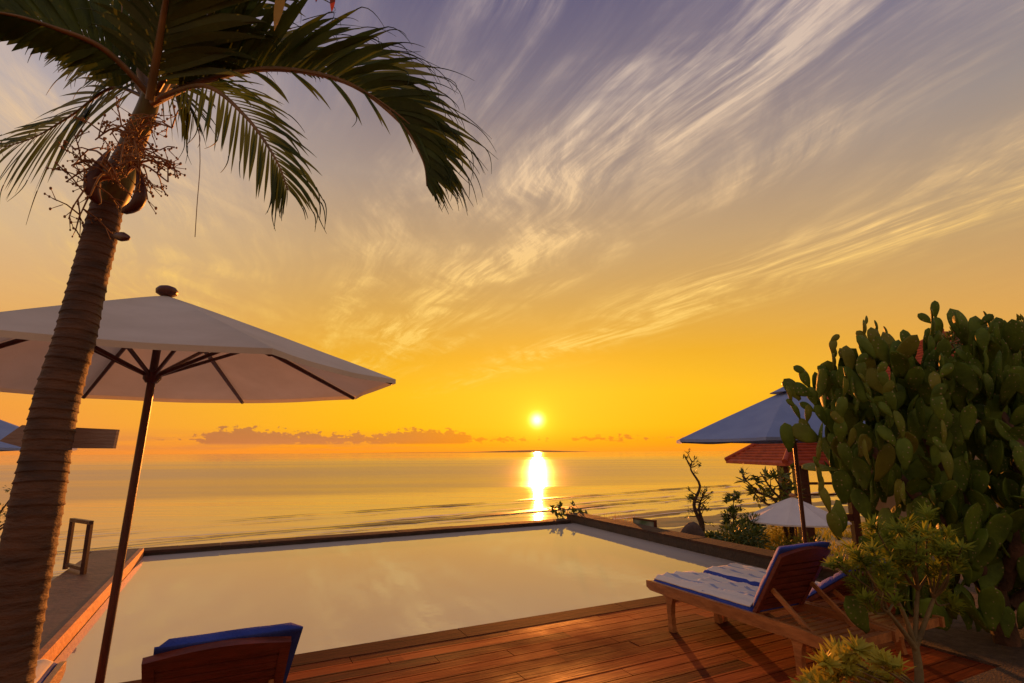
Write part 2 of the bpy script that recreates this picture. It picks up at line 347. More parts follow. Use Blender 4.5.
    B = m_('ADD', band(1.0, .30, 1.15), m_('ADD', band(2.55, .36, 1.1), m_('ADD', band(.42, .16, .55), m_('ADD', band(1.55, .10, .35), band(-.6, .5, .45)))))
    B = m_('MINIMUM', m_('ADD', B, .04), 1.1)
    tex = m_('ADD', m_('MULTIPLY', rng(fib, .36, .74), .95), m_('MULTIPLY', m_('MULTIPLY', rng(fine, .40, .72), rng(fib, .3, .6)), .42))
    cl = m_('MULTIPLY', m_('MULTIPLY', B, tex), rng(puff, .34, .64, .12, 1.15))
    cl = m_('MULTIPLY', cl, rng(el, 4., 13.))
    cl = m_('MINIMUM', m_('MULTIPLY', cl, 1.4), .92)
    clc = ramp(e60, [(0, (255, 190, 70)), (8, (255, 206, 80)), (16, (255, 206, 112)), (24, (248, 206, 150)), (35, (224, 198, 176)), (60, (170, 160, 180))])
    col = mix(cl, col, clc)
    # ---- low cumulus along the horizon
    cv = comb(m_('MULTIPLY', az, 1.3), m_('MULTIPLY', el, 2.6))
    cn = noise(cv, 1.0, 8, .62, .3)
    hb = noise(comb(m_('MULTIPLY', az, .16), 3.7), 1.0, 6, .62)
    left_ = rng(m_('ABSOLUTE', m_('ADD', az, 17.)), 15., 11.)
    right_ = rng(m_('ABSOLUTE', m_('SUBTRACT', az, 8.)), 13., 10.)
    hh = m_('ADD', m_('MULTIPLY', left_, .95), m_('MULTIPLY', right_, .34))
    hh = m_('MULTIPLY', hh, rng(hb, .36, .60, .55, 1.45))
    dd = m_('SUBTRACT', m_('ADD', hh, m_('MULTIPLY', m_('SUBTRACT', cn, .5), 3.0)), m_('ABSOLUTE', m_('SUBTRACT', el, 1.3)))
    dd = m_('SUBTRACT', dd, .25)
    cm = m_('MULTIPLY', rng(dd, 0., .28), rng(el, .75, 1.0))
    cucol = mix(rng(daz, 4., 24.), srgb(206, 104, 14), srgb(164, 96, 74))
    col = mix(m_('MULTIPLY', cm, .72), col, cucol)
    # long hazy bank under the cumulus on the left
    bank = m_('MULTIPLY', m_('MULTIPLY', rng(el, 2.4, 1.2), rng(el, .1, .5)), m_('MULTIPLY', rng(az, -4., -20.), rng(az, -46., -34.)))
    bn = noise(comb(m_('MULTIPLY', az, .12), m_('MULTIPLY', el, 1.6)), 1.0, 5, .55)
    col = mix(m_('MULTIPLY', bank, rng(bn, .38, .6, .0, .45)), col, srgb(206, 128, 78))
    # ---- glow of the sun through the haze and its disc
    g1 = m_('MULTIPLY', m_('EXPONENT', m_('DIVIDE', ang, -.75)), 1.6)
    g2 = m_('MULTIPLY', m_('EXPONENT', m_('DIVIDE', ang, -4.5)), .12)
    gl = mix(1., srgb(255, 205, 60), comb(g1, m_('MULTIPLY', g1, .95), g1), 'MULTIPLY')
    gl2 = mix(1., srgb(255, 215, 0), comb(g2, g2, g2), 'MULTIPLY')
    col = mix(1., col, gl, 'ADD'); col = mix(1., col, gl2, 'ADD')
    disc = m_('MULTIPLY', m_('EXPONENT', m_('MULTIPLY', m_('POWER', m_('DIVIDE', ang, .52), 2.), -1.)), 3.5)
    col = mix(1., col, mix(1., (1., .80, .34, 1), comb(disc, disc, disc), 'MULTIPLY'), 'ADD')
    # below the horizon: dark warm ground bounce
    col = mix(rng(z, -.002, -.02), col, (.10, .06, .04, 1))
    Lk(col, bg.inputs['Color']); bg.inputs['Strength'].default_value = .97
    # the physical sky adds its share, very low sun
    sk = N.new('ShaderNodeTexSky'); sk.sky_type = 'NISHITA'; sk.sun_disc = False; sk.sun_elevation = SEL; sk.sun_rotation = SAZ
    sk.air_density = 1.; sk.dust_density = 2.
    Lk(sk.outputs[0], bg2.inputs['Color']); bg2.inputs['Strength'].default_value = .005
    ad = N.new('ShaderNodeAddShader'); Lk(bg.outputs[0], ad.inputs[0]); Lk(bg2.outputs[0], ad.inputs[1]); Lk(ad.outputs[0], out.inputs['Surface'])
    w.cycles.sampling_method = 'MANUAL'; w.cycles.sample_map_resolution = 2048
make_world()
sl = bpy.data.lights.new('sun', 'SUN'); so = bpy.data.objects.new('sun', sl); COL.objects.link(so)
sl.energy = 5.0; sl.angle = R(.5); sl.color = (1., .29, .045)
so.rotation_euler = SUN.to_track_quat('Z', 'Y').to_euler(); so.location = (0, 0, 30)
SC.view_settings.view_transform = 'Standard'; SC.view_settings.look = 'None'; SC.view_settings.exposure = 0; SC.view_settings.gamma = 1

# ------------------------------------------------------------------ sea, land, island
def grid(x0, x1, nx, y0, y1, ny, fz):
    mb = MB(); vs = []
    for j in range(ny+1):
        for i in range(nx+1):
            X = x0+(x1-x0)*i/nx; Y = y0+(y1-y0)*j/ny; vs.append(Vector((X, Y, fz(X, Y))))
    fs = [(j*(nx+1)+i, j*(nx+1)+i+1, (j+1)*(nx+1)+i+1, (j+1)*(nx+1)+i) for j in range(ny) for i in range(nx)]
    return mb.add(vs, fs, True)
def sst(x): x = max(0., min(1., x)); return x*x*(3-2*x)
def land(X, Y):
    a, b = LOC((X, Y))
    n = mnoise.noise(Vector((X*.25, Y*.25, 0)))
    if b < 4.6: z = -.1-2.2*sst((b-3.2)/1.2)
    else: z = -2.3
    if b > 4.6:
        z += -3.72*sst((b-14)/28.) + n*.12*sst((b-5)/3)
    sh = 47+.17*max(a, -60)
    if b > 38:
        r = mnoise.noise(Vector((a*.05, b*.22, 3)))*.10+mnoise.noise(Vector((a*.3, b*.7, 9)))*.05
        z = max(-6.02, z)*(1-sst((b-38)/4))+(-5.99+r)*sst((b-38)/4)
        z -= 1.2*sst((b-sh)/9)
    return z
tag(grid(-90, 120, 300, -20, 110, 220, land).build('ground', mat('garden soil and wet sand', (.17, .12, .075), (.07, .05, .03), rough=.45, scale=.6, bump=.4, bscale=6)), kind='structure')
s_ = MB(); s_.add([(-60000, 5, -6), (60000, 5, -6), (60000, 60000, -6), (-60000, 60000, -6)], [(0, 1, 2, 3)])
tag(s_.build('sea', M['sea'], local=True), kind='structure')
# thin lines of surf and a dark reef line along the shore
mb = MB(); mk = MB(); rf_ = random.Random(4)
for k, (off, wd_, m3) in enumerate(((0, .35, mb), (5.5, .30, mb), (12, .45, mb), (19, .4, mb), (-4, .25, mb), (8.5, 1.1, mk), (23, .9, mk))):
    vs = []; n = 240
    for i in range(n+1):
        a_ = -60+160*i/n; sh = 50+.17*max(a_, -60)+off+2.2*mnoise.noise(Vector((a_*.05, k*3.1, 0)))+.5*mnoise.noise(Vector((a_*.3, k, 4)))
        w2_ = wd_*max(.03, .55+1.3*mnoise.noise(Vector((a_*.12, k*7.7, 2))))
        w2_ *= (.25+.75*sst((a_-2)/18)) if m3 is mk else (.55+.45*sst((a_-2)/18))
        for q_ in (-w2_, w2_):
            p = W(a_, sh+q_); vs.append(Vector((p.x, p.y, -5.985+.012*k+(.05 if m3 is mb else .02))))
    m3.add(vs, [(2*i, 2*i+1, 2*i+3, 2*i+2) for i in range(n)], True)
tag(mb.build('surf', mat('white surf foam', (.85, .80, .75), (.5, .45, .4), rough=.7, scale=.8)), kind='structure')
tag(mk.build('reef', mat('dark wet reef', (.05, .04, .03), (.03, .02, .02), rough=.4, scale=.8)), kind='structure')
# low island on the horizon
mb = MB(); vs = []; n = 60
for j, (dy, k) in enumerate(((0, 0), (500, .7), (1500, 1.), (3200, 0))):
    for i in range(n+1):
        t = i/n; h = 80*math.sin(math.pi*t)**.6*(.22+.78*math.exp(-((t-.80)/.20)**2))*(1+.35*mnoise.noise(Vector((t*9, j*.4, 0))))
        vs.append(Vector((-6800+10200*t, 21000+dy, -6+max(0, h)*k*1.15)))
fs = [(j*(n+1)+i, j*(n+1)+i+1, (j+1)*(n+1)+i+1, (j+1)*(n+1)+i) for j in range(3) for i in range(n)]
tag(mb.add(vs, fs, True).build('hills', M['island']), kind='structure')

hz = MB().box(-70000, 70000, -400, 61000, -9, 330).build('haze', None, local=True) if False else None
hm = bpy.data.materials.new('warm sea haze'); hm.use_nodes = True; hn = hm.node_tree
hn.nodes.remove(hn.nodes['Principled BSDF']); pv_ = hn.nodes.new('ShaderNodeVolumePrincipled')
pv_.inputs['Color'].default_value = (.9, .72, .22, 1); pv_.inputs['Density'].default_value = 0.7e-5; pv_.inputs['Anisotropy'].default_value = .35
hn.links.new(pv_.outputs[0], hn.nodes['Material Output'].inputs['Volume'])
tag(MB().box(-70000, 70000, -400, 61000, -9, 330).build('haze', hm, local=True), kind='stuff')
# ------------------------------------------------------------------ terrace: deck, pool, rims, bed
FR = ((0, 0, 0), AN)
EB = 5.08
mb = MB(); b = EB-.26; row = 0
while b > -7:
    x = -7+rnd.random()*2.4-2.4
    while x < 9:
        x1 = x+2.4; hi_ = 3.9 if False else 9
        dz = rnd.uniform(-.0015, .0015)
        mb.box(max(x, -7)+.003, min(x1, 9)-.003, b-.139, b, -.03, dz)
        x = x1
        if x > 8.9: break
    b -= .15; row += 1
tag(mb.build('deck', M['deck'], frame=FR), kind='structure')
mb = MB(); x = -7
while x < 7.2:
    mb.box(x+.003, x+1.797, EB-.252, EB, -.035, .002); x += 1.8
mb.box(-7, 9, -7, EB-.03, -.3, -.032); mb.box(-7, 7.0, EB-.05, EB-.004, -2.4, -.036)
tag(mb.build('deck_edge', M['edge_wood'], frame=FR), kind='structure')
WZ = -.010
mb = MB(); mb.add([(-1.12, EB-.04, WZ), (6.75, EB-.04, WZ), (7.3, 10.95, WZ), (-1.12, 10.95, WZ)], [(0, 1, 2, 3)])
tag(mb.build('pool_water', M['pool'], frame=FR), kind='structure')
def slab(name, segs, mt, label, cat, parts=None):
    mb = MB()
    for poly, z0, z1 in segs: mb.prism(poly, z0, z1)
    ob = mb.build(name, mt, frame=FR); bv = ob.modifiers.new('b', 'BEVEL'); bv.width = .008; bv.segments = 2; bv.limit_method = 'ANGLE'
    return tag(ob, label, cat)
ledge = empty('stone_ledge', W(-1.6, 7), AN, 'wide brown ledge along the left side of the pool', 'ledge')
mb = MB(); bq = 3.0
while bq < 10.9:
    mb.box(-1.80, -1.195, bq+.002, min(bq+.98, 10.9)-.002, .085, .118); bq += .98
mb.v = [W(p.x, p.y, p.z) for p in mb.v]; o = mb.build('paving', mat('warm brown ledge slabs', (.17, .085, .05), (.10, .05, .028), rough=.6, scale=4, bump=.3, bscale=18), ledge)
mb = MB(); mb.box(-1.19, -1.13, 3.0, 10.88, -2.4, .124); mb.box(-1.75, -1.193, 5.12, 10.88, -2.4, .083); mb.v = [W(p.x, p.y, p.z) for p in mb.v]; mb.build('wall', mat('ledge wall painted sunlit orange', (.66, .27, .09), (.46, .16, .05), rough=.6, scale=6, bump=.4), ledge)  # orange of the low sun on the pool face painted into the base colour
far = empty('pool_wall', W(3, 11), AN, 'long low dark stone wall along the far seaward edge of the pool', 'wall')
mb = MB(); mb.box(-1.85, 7.05, 10.93, 11.22, -2.4, .035); mb.v = [W(p.x, p.y, p.z) for p in mb.v]; mb.build('wall', M['rim_stone'], far)
mb = MB(); x = -1.9
while x < 7.0:
    x2 = min(x+.62, 7.06); mb.box(x+.002, x2-.002, 10.905, 11.26, 0.037, .072+rnd.uniform(-.003, .003)); x = x2
mb.v = [W(p.x, p.y, p.z) for p in mb.v]; mb.build('coping', M['cope'], far)
rw = empty('pool_wall', W(7.1, 8), AN, 'raised dark stone wall along the right side of the pool', 'wall')
mb = MB(); mb.prism([(6.62, 4.0), (6.98, 4.0), (7.55, 11.3), (7.18, 11.3)], -2.4, .14); mb.v = [W(p.x, p.y, p.z) for p in mb.v]; mb.build('wall', M['rim_stone'], rw)
mb = MB()
for i in range(12):
    t0, t1 = i/12+.0005, (i+1)/12-.0005; f0 = lambda t: (6.60+.56*t, 4.0+7.32*t); f1 = lambda t: (7.0+.56*t, 4.0+7.32*t)
    mb.prism([f0(t0), f1(t0), f1(t1), f0(t1)], .142, .175+rnd.uniform(-.002, .002))
mb.v = [W(p.x, p.y, p.z) for p in mb.v]; mb.build('coping', M['cope'], rw)
# planting bed on the right
mb = MB(); mb.prism([(3.95, -6), (12, -6), (12, 5.6), (7.02, 5.6), (7.02, 3.9), (5.25, 3.9), (5.25, 2.3), (3.95, 2.3)], -2.5, .018)
tag(mb.build('planting_bed', M['soil'], frame=FR), kind='structure')
mb = MB(); mb.box(4.55, 6.2, -.6, 1.75, .02, .05)
g = grid(0, 1, 1, 0, 1, 1, lambda x, y: 0)
tag(mb.build('path', M['stone'], frame=FR), kind='structure')

# ------------------------------------------------------------------ handrail frame on the ledge
def P(px, py, z):                                    # ground-level helper: the point at height z
    d = at(px, py, 1)-Vector((0, 0, CZ)); return Vector((0, 0, CZ))+d*((z-CZ)/d.z)
q0 = P(83, 574, .12); q1 = P(61, 568, .12)
rail = empty('handrail', (q0+q1)/2, 0, 'rust brown square metal handrail frame standing on the stone ledge', 'handrail')
H = .60; dirr = (q1-q0).normalized(); q1 = q0+dirr*.56
MB().bar(q0, q0+Vector((0, 0, H)), .05, .05, up=(0, 1, 0)).build('post', M['metal'], rail)
MB().bar(q1, q1+Vector((0, 0, H)), .045, .045, up=(0, 1, 0)).build('post', M['metal'], rail)
MB().bar(q0+Vector((0, 0, H+.022))-dirr*.03, q1+Vector((0, 0, H+.022))+dirr*.03, .05, .045).build('top_rail', M['metal'], rail)
MB().bar(q0+Vector((0, 0, .06))+dirr*.03, q1+Vector((0, 0, .06))-dirr*.03, .04, .04).build('bottom_rail', M['metal'], rail)

# ------------------------------------------------------------------ parasols
def parasol(loc, Rd, ze, za, phi, cm, wm, label, n=8, lean=(0, 0), zb=0, pr=.024, vent=True, scal=.05, rb_=.014, foot=True):
    loc = Vector(loc); root = empty('parasol', loc, 0, label, 'parasol')
    ax = lambda z: loc+Vector((lean[0]*z/za, lean[1]*z/za, z))
    MB().tube([ax(0), ax(za*.5), ax(za-.05)], pr, 12).build('pole', wm, root)
    mb = MB()
    if foot: mb.tube([ax(0), ax(.05)], .22, 20); mb.tube([ax(.05), ax(.28)], .035, 12)
    else: mb.tube([ax(.004), ax(.012)], .06, 16)
    mb.build('base', M['rock'] if foot else wm, root)
    top = ax(za)
    # canopy: eight taut panels, the hem curving in between the ribs, a raised vent ring at the crown
    mb = MB(); nr, ns = 10, 8; vs = []
    for i in range(nr+1):
        t = i/nr
        for k in range(n*ns):
            s = k/ns; f = s-math.floor(s); u = 4*f*(1-f)
            an = phi+2*math.pi*s/n
            poly = math.cos(math.pi/n)/math.cos((f-.5)*2*math.pi/n)
            rr = Rd*(.012+.988*t)*poly*(1-scal*u*t*.6)
            z = za-.02+.007*mnoise.noise(Vector((math.cos(an)*t*4, math.sin(an)*t*4, Rd)))*t-(za-ze)*(t**1.04) - .035*u*math.sin(math.pi*min(t*1.0, 1))*.8 + (-.012*u*t)
            vs.append(loc+Vector((lean[0]*z/za+rr*math.cos(an), lean[1]*z/za+rr*math.sin(an), z)))
    nn = n*ns
    fs = [(i*nn+k, i*nn+(k+1) % nn, (i+1)*nn+(k+1) % nn, (i+1)*nn+k) for i in range(nr) for k in range(nn)]
    hem = [v+Vector((0, 0, -.035)) for v in vs[-nn:]]; o = len(vs); vs += hem
    fs += [(nr*nn+k, nr*nn+(k+1) % nn, o+(k+1) % nn, o+k) for k in range(nn)]
    c = mb.add(vs, fs, False).build('canopy', cm, root)
    if vent:
        mb = MB(); vs = []
        for i, (r_, zz) in enumerate(((.03, za+.045), (.5*.15*Rd, za+.0), (.15*Rd, za-(za-ze)*.105+.012))):
            for k in range(nn):
                an = phi+2*math.pi*k/nn; vs.append(loc+Vector((lean[0]+r_*math.cos(an), lean[1]+r_*math.sin(an), zz)))
        fs = [(i*nn+k, i*nn+(k+1) % nn, (i+1)*nn+(k+1) % nn, (i+1)*nn+k) for i in range(2) for k in range(nn)]
        mb.add(vs, fs).build('vent', cm, c)
    hz = ze-.0
    mb = MB(); mb.tube([ax(hz-.06), ax(hz-.03), ax(hz+.02), ax(hz+.04)], [.04, .062, .062, .045], 14); mb.build('hub', wm, root)
    for k in range(n):
        an = phi+2*math.pi*k/n; d = Vector((math.cos(an), math.sin(an), 0))
        pt = lambda t, dn=.018+rb_: loc+Vector((lean[0]*(za-(za-ze)*t)/za, lean[1]*(za-(za-ze)*t)/za, 0))+d*Rd*(.03+.97*t)+Vector((0, 0, za-.02-(za-ze)*(t**1.04)-dn))
        rb = MB().tube([pt(.0), pt(.5), pt(.985)], [rb_, rb_, rb_*.85], 6).build('rib', wm, root)
        MB().tube([ax(hz)+d*.04, pt(.40, .022+rb_)], rb_*.8, 6).build('strut', wm, rb)
    fo_ = 0 if vent else -.045
    mb = MB(); mb.tube([ax(za+.02+fo_), ax(za+.045+fo_), ax(za+.075+fo_), ax(za+.10+fo_), ax(za+.115+fo_)], [.03, .075, .08, .06, .015], 14); mb.build('finial', wm, root)
    return root
lb = P(98, 692, 0)
parasol(lb, 1.86, 2.20, 2.86, R(6), M['canvas'], M['dark_wood'], 'large off white parasol on a dark red pole at the left edge of the pool', lean=(.09, .05), pr=.028, vent=False, rb_=.02, foot=False)
pr_ = at(806, 548, 7.2); pr_.z = 0
parasol(pr_, 1.58, 1.77, 2.41, R(8), M['canvas_blue'], M['dark_wood'], 'blue topped parasol rising behind the wooden loungers beside the cactus', lean=(-.0, .0), pr=.026)
pw = at(783, 540, 14.); pw.z = -2.25
parasol(pw, 1.32, -.62, .17, R(10), M['canvas_white'], M['frame_wood'], 'small white parasol standing on the lower garden terrace', lean=(.0, 0), zb=-2.25) if False else None
def low_parasol():
    base = at(797, 540, 14.0); base.z = -2.3
    return parasol(base, 1.2, 2.24, 2.78, R(10), M['canvas_white'], M['frame_wood'], 'small white parasol on the lower garden terrace in front of the pavilion', vent=False)
low_parasol()
bl = at(-52, 440, 8.2); bl.z = -.6
parasol(bl, 1.62, 2.33, 2.98, R(12), M['canvas_blue'], M['dark_wood'], 'blue topped parasol cut by the left edge of the photo, behind the palm trunk')

# ------------------------------------------------------------------ loungers
def lounger(deg, label, cushion_shift=0., skew=0.):
    root = empty('sun_lounger', (0, 0, 0), 0, label, 'sun lounger', 'wooden sun loungers lined up on the deck')
    wd = M['frame_wood']; hx = .305
    for sx in (-1, 1):
        mb = MB(); prof = [(-.95, .275, .345), (-.6, .285, .375), (0, .29, .38), (.6, .295, .385), (.9, .305, .39), (.95, .33, .385)]
        vs = []
        for (y, z0, z1) in prof:
            for x in (sx*hx-.016, sx*hx+.016): vs += [(x, y, z0), (x, y, z1)]
        fs = []
        for i in range(len(prof)-1):
            o = i*4; fs += [(o, o+1, o+5, o+4), (o+2, o+6, o+7, o+3), (o+1, o+3, o+7, o+5), (o, o+4, o+6, o+2)]
        e = (len(prof)-1)*4; fs += [(0, 2, 3, 1), (e, e+1, e+3, e+2)]
        mb.add(vs, fs).build('side_rail', wd, root, local=True)
        for y in (.66, -.62):
            mb = MB(); x = sx*(hx-.018)
            pr2 = [(.30, .055, 0), (.24, .034, .004), (.14, .024, .006), (.05, .026, .002), (0, .032, -.004)]
            vs = []
            for (z, h, dy) in pr2:
                vs += [(x-.024, y-h+dy, z), (x+.024, y-h+dy, z), (x+.024, y+h+dy, z), (x-.024, y+h+dy, z)]
            fs = [(4*i+j, 4*i+(j+1) % 4, 4*i+4+(j+1) % 4, 4*i+4+j) for i in range(4) for j in range(4)]+[(3, 2, 1, 0), (16, 17, 18, 19)]
            mb.add(vs, fs).build('leg', wd, root, local=True)
    mb = MB()
    y = -.22
    while y < .92: mb.box(-hx+.018, hx-.018, y, y+.06, .345, .362); y += .078
    mb.box(-hx+.017, hx-.017, .915, .94, .30, .375); mb.box(-hx+.017, hx-.017, -.93, -.905, .28, .34)
    mb.box(-hx+.017, hx-.017, -.55, -.52, .27, .30); mb.box(-hx+.017, hx-.017, -.75, -.72, .27, .30); mb.box(-hx+.017, hx-.017, .60, .64, .27, .30)
    y = -.88
    while y < -.30: mb.box(-hx+.018, hx-.018, y, y+.045, .305, .32); y += .07
    mb.build('slatted_base', wd, root, local=True)
    # backrest, hinged at y=-.25
    a = R(deg); U = Vector((0, -math.cos(a), math.sin(a))); Nn = Vector((0, math.sin(a), math.cos(a))); H0 = Vector((0, -.25, .375))
    fr = Matrix((Vector((1, 0, 0)), U, Nn)).transposed().to_4x4(); fr.translation = H0
    BL = .49; hw = .265
    mb = MB()
    for sx in (-1, 1): mb.box(sx*hw-.022, sx*hw+.022, 0, BL, -.014, .014, fr)
    nseg = 10; vs = []
    for i in range(nseg+1):
        t = i/nseg; x = -hw-.022+(2*hw+.044)*t; h = .05+.045*math.sin(math.pi*t)
        for n_ in (-.014, .014): vs += [fr @ Vector((x, BL+.001, n_)), fr @ Vector((x, BL+h, n_))]
    fs = []
    for i in range(nseg):
        o = i*4; fs += [(o, o+4, o+5, o+1), (o+2, o+3, o+7, o+6), (o+1, o+5, o+7, o+3), (o, o+2, o+6, o+4)]
    fs += [(0, 1, 3, 2), (nseg*4, nseg*4+2, nseg*4+3, nseg*4+1)]
    mb.add(vs, fs)
    s = .02
    while s < BL-.03: mb.box(-hw+.0225, hw-.0225, s, s+.046, -.008, .008, fr); s += .062
    bk = mb.build('backrest', M['back_wood'], root, local=True)
    for sx in (-1, 1):
        p = fr @ Vector((sx*(hw-.035), BL*.48, -.02)); MB().bar(p, (sx*(hw-.035), p.y-.27-.05*math.sin(a), .315), .022, .032).build('support', wd, bk, local=True)
    # mattress: a soft flat cushion on the seat and one on the backrest
    def cushion(y0, y1, thick, frm, seed, w=.295):
        mb = MB(); nx, ny = 12, 26; vs = []
        for j in range(ny+1):
            for i in range(nx+1):
                u, v = i/nx, j/ny
                ed = min(u, 1-u)*2*w/.05; ed2 = min(v, 1-v)*(y1-y0)/.05
                e_ = (1-(1-min(1, ed))**2)**.5*(1-(1-min(1, ed2))**2)**.5
                wob = 1+.16*mnoise.noise(Vector((u*2.5, v*5, seed)))
                pin = 1-.22*sum(math.exp(-((v-c_)/.018)**2) for c_ in (.25, .5, .75))
                z = .008+(thick-.008)*e_*wob*pin
                vs.append(frm @ Vector(((u-.5)*2*w+cushion_shift*(1 if seed == 2 else 0)+skew*v*(1 if seed == 2 else 0), y0+(y1-y0)*v+.012*mnoise.noise(Vector((u*4, seed, 1)))*(1 if v > .9 else 0), z)))
        o = len(vs)
        for j in range(ny+1):
            for i in range(nx+1):
                p = vs[j*(nx+1)+i]; vs.append(p-(frm.to_3x3() @ Vector((0, 0, 1)))*0)
        vs2 = []
        for j in range(ny+1):
            for i in range(nx+1):
                u, v = i/nx, j/ny; vs2.append(frm @ Vector(((u-.5)*2*w+cushion_shift*(1 if seed == 2 else 0)+skew*v*(1 if seed == 2 else 0), y0+(y1-y0)*v, 0)))
        vs = vs[:o]+vs2
        fs = []
        for j in range(ny):
            for i in range(nx):
                k = j*(nx+1)+i; fs += [(k, k+1, k+nx+2, k+nx+1), (o+k, o+k+nx+1, o+k+nx+2, o+k+1)]
        for j in range(ny):
            k = j*(nx+1); fs += [(k, k+nx+1, o+k+nx+1, o+k)]; k += nx; fs += [(k, o+k, o+k+nx+1, k+nx+1)]
        for i in range(nx):
            fs += [(i, o+i, o+i+1, i+1)]; k = ny*(nx+1)+i; fs += [(k, k+1, o+k+1, o+k)]
        return mb.add(vs, fs, True)
    Ms = Matrix.Translation((0, 0, .364))
    mt_ = cushion(-.235, .94, .050, Ms, 1).build('mattress', M['blue'], root, local=True)
    fb = fr @ Matrix.Translation((0, 0, .016))
    cushion(.03, BL+.10, .058, fb, 2, w=.29).build('back_cushion', M['blue'], mt_, local=True)
    return root
M['back_wood'] = mat('red brown backrest wood', (.20, .038, .02), (.10, .018, .01), rough=.42, scale=7, stretch=(1, 4, 4), bump=.2, bscale=35, coat=.15)
LB = 3.42
def towel(root, x0, x1, y0, y1, label, amp=.018, seed=3., cat='towel'):
    mb = MB(); nx, ny = 44, 90; vs = []
    for j in range(ny+1):
        for i in range(nx+1):
            u, v = i/nx, j/ny; x = x0+(x1-x0)*u; y = y0+(y1-y0)*v
            w1 = mnoise.noise(Vector((x*5+y*3.0, y*2.2-x*2, seed))); w2 = mnoise.noise(Vector((x*14-y*5, y*9+x*9, seed+4)))
            rid = (1-abs(w1)*2.4); rid = max(0, rid)**3*min(1, min(u, 1-u)*7)
            z = .364+.051+.004+amp*rid*.8+.003*(w2+.5)+max(0, abs(u-.5)-.42)*-.22
            vs.append(Vector((x+(.010*mnoise.noise(Vector((y*3, seed, 0)))), y+.010*mnoise.noise(Vector((x*5, seed, 5))), z+.004)))
    o = len(vs); vs += [p-Vector((0, 0, .007)) for p in vs]; st = nx+1
    fs = []
    for j in range(ny):
        for i in range(nx):
            k = j*st+i; fs += [(k, k+1, k+st+1, k+st), (o+k, o+k+st, o+k+st+1, o+k+1)]
    for j in range(ny):
        k = j*st; fs += [(k, k+st, o+k+st, o+k)]; k += nx; fs += [(k, o+k, o+k+st, k+st)]
    for i in range(nx):
        fs += [(i, o+i, o+i+1, i+1)]; k = ny*st+i; fs += [(k, k+1, o+k+1, o+k)]
    ob = mb.add(vs, fs, True).build('towel', M['towel'], frame=(root.location, AN))
    return tag(ob, label, 'towel', 'towels laid over the lounger mattresses')
L3 = lounger(58, 'nearest wooden lounger of the right pair, blue mattress under a rumpled white towel')
L3.location = W(3.98, LB); L3.rotation_euler = (0, 0, AN)
L4 = lounger(34, 'farther wooden lounger of the right pair, half hidden behind its neighbour and the small tree')
L4.location = W(4.64, LB+.02); L4.rotation_euler = (0, 0, AN)
L2 = lounger(46, 'wooden lounger seen from behind at the bottom edge, blue cushion over its backrest', cushion_shift=.012, skew=.03)
L2.location = W(.03, LB+.08); L2.rotation_euler = (0, 0, AN)
L1 = lounger(30, 'wooden lounger in the bottom left corner, only its sunlit foot end showing beside the palm')
L1.location = W(-1.10, LB+.03); L1.rotation_euler = (0, 0, AN)
towel(L3, -.265, .275, -.20, .90, 'rumpled white towel with thin blue stripes on the nearest right lounger', .030)
towel(L4, -.235, .275, -.20, .90, 'white towel on the farther right lounger, beyond the blue mattress edge', .02, 8.)
towel(L1, -.25, .27, -.20, .90, 'pale striped towel on the bottom left corner lounger', .006, 5.)

# ------------------------------------------------------------------ palm
PY = 1.75
tr_pts = [(-4, 745), (2, 683), (34, 520), (45, 460), (57, 400), (75, 338), (84, 300), (99, 240), (108, 203)]
TP = [at(x, y, PY+.02*i) for i, (x, y) in enumerate(tr_pts)]
base = TP[0]+(TP[0]-TP[2])*.02; base.z = 0; base.x -= .10
palm = empty('palm_tree', base, 0, 'tall leaning palm with ringed brown trunk and drooping dark fronds on the left', 'palm tree')
def spline(pts, n):
    out = []
    m2 = len(pts)-1
    for i in range(n+1):
        t = i/n*m2; k = min(int(t), m2-1); f = t-k
        p0, p1, p2, p3 = pts[max(k-1, 0)], pts[k], pts[k+1], pts[min(k+2, m2)]
        out.append(.5*((2*p1)+(p2-p0)*f+(2*p0-5*p1+4*p2-p3)*f*f+(3*p1-p0-3*p2+p3)*f**3))
    return out
NT = 620
pts = spline([base]+TP, NT)
rad = []
for i, p in enumerate(pts):
    t = i/NT; r_ = .080-.029*t**.9+.02*math.exp(-t*14)
    ph = (p.z/.033+.3*math.sin(p.z*5)+.3*mnoise.noise(Vector((p.z*9, 0, 3)))) % 1; r_ *= 1+(.060+.03*mnoise.noise(Vector((p.z*20, 1, 3))))*(1-ph)**3-.01
    rad.append(r_)
mb = MB().tube(pts, rad, 28)
mb.v = [v+Vector((mnoise.noise(v*14), mnoise.noise(v*14+Vector((5, 0, 0))), mnoise.noise(v*7)*1.5))*.0016 for v in mb.v]
def trunk_mat():
    mt = mat('ringed palm bark', (.125, .055, .025), (.045, .021, .012), rough=.75, scale=6, stretch=(1, 1, 3.0), bump=.45, bscale=26)
    return mt
mb.build('trunk', trunk_mat(), palm)
CR = at(148, 100, PY+.06)
sh = spline([TP[-1], at(118, 180, 1.9), at(132, 145, 1.88), at(146, 112, 1.84), at(152, 92, 1.82)], 24)
MB().tube(sh, [.054+.008*math.sin(math.pi*min(1, i/10))-.0010*i for i in range(25)], 18).build('crownshaft', M['shaft'], palm)
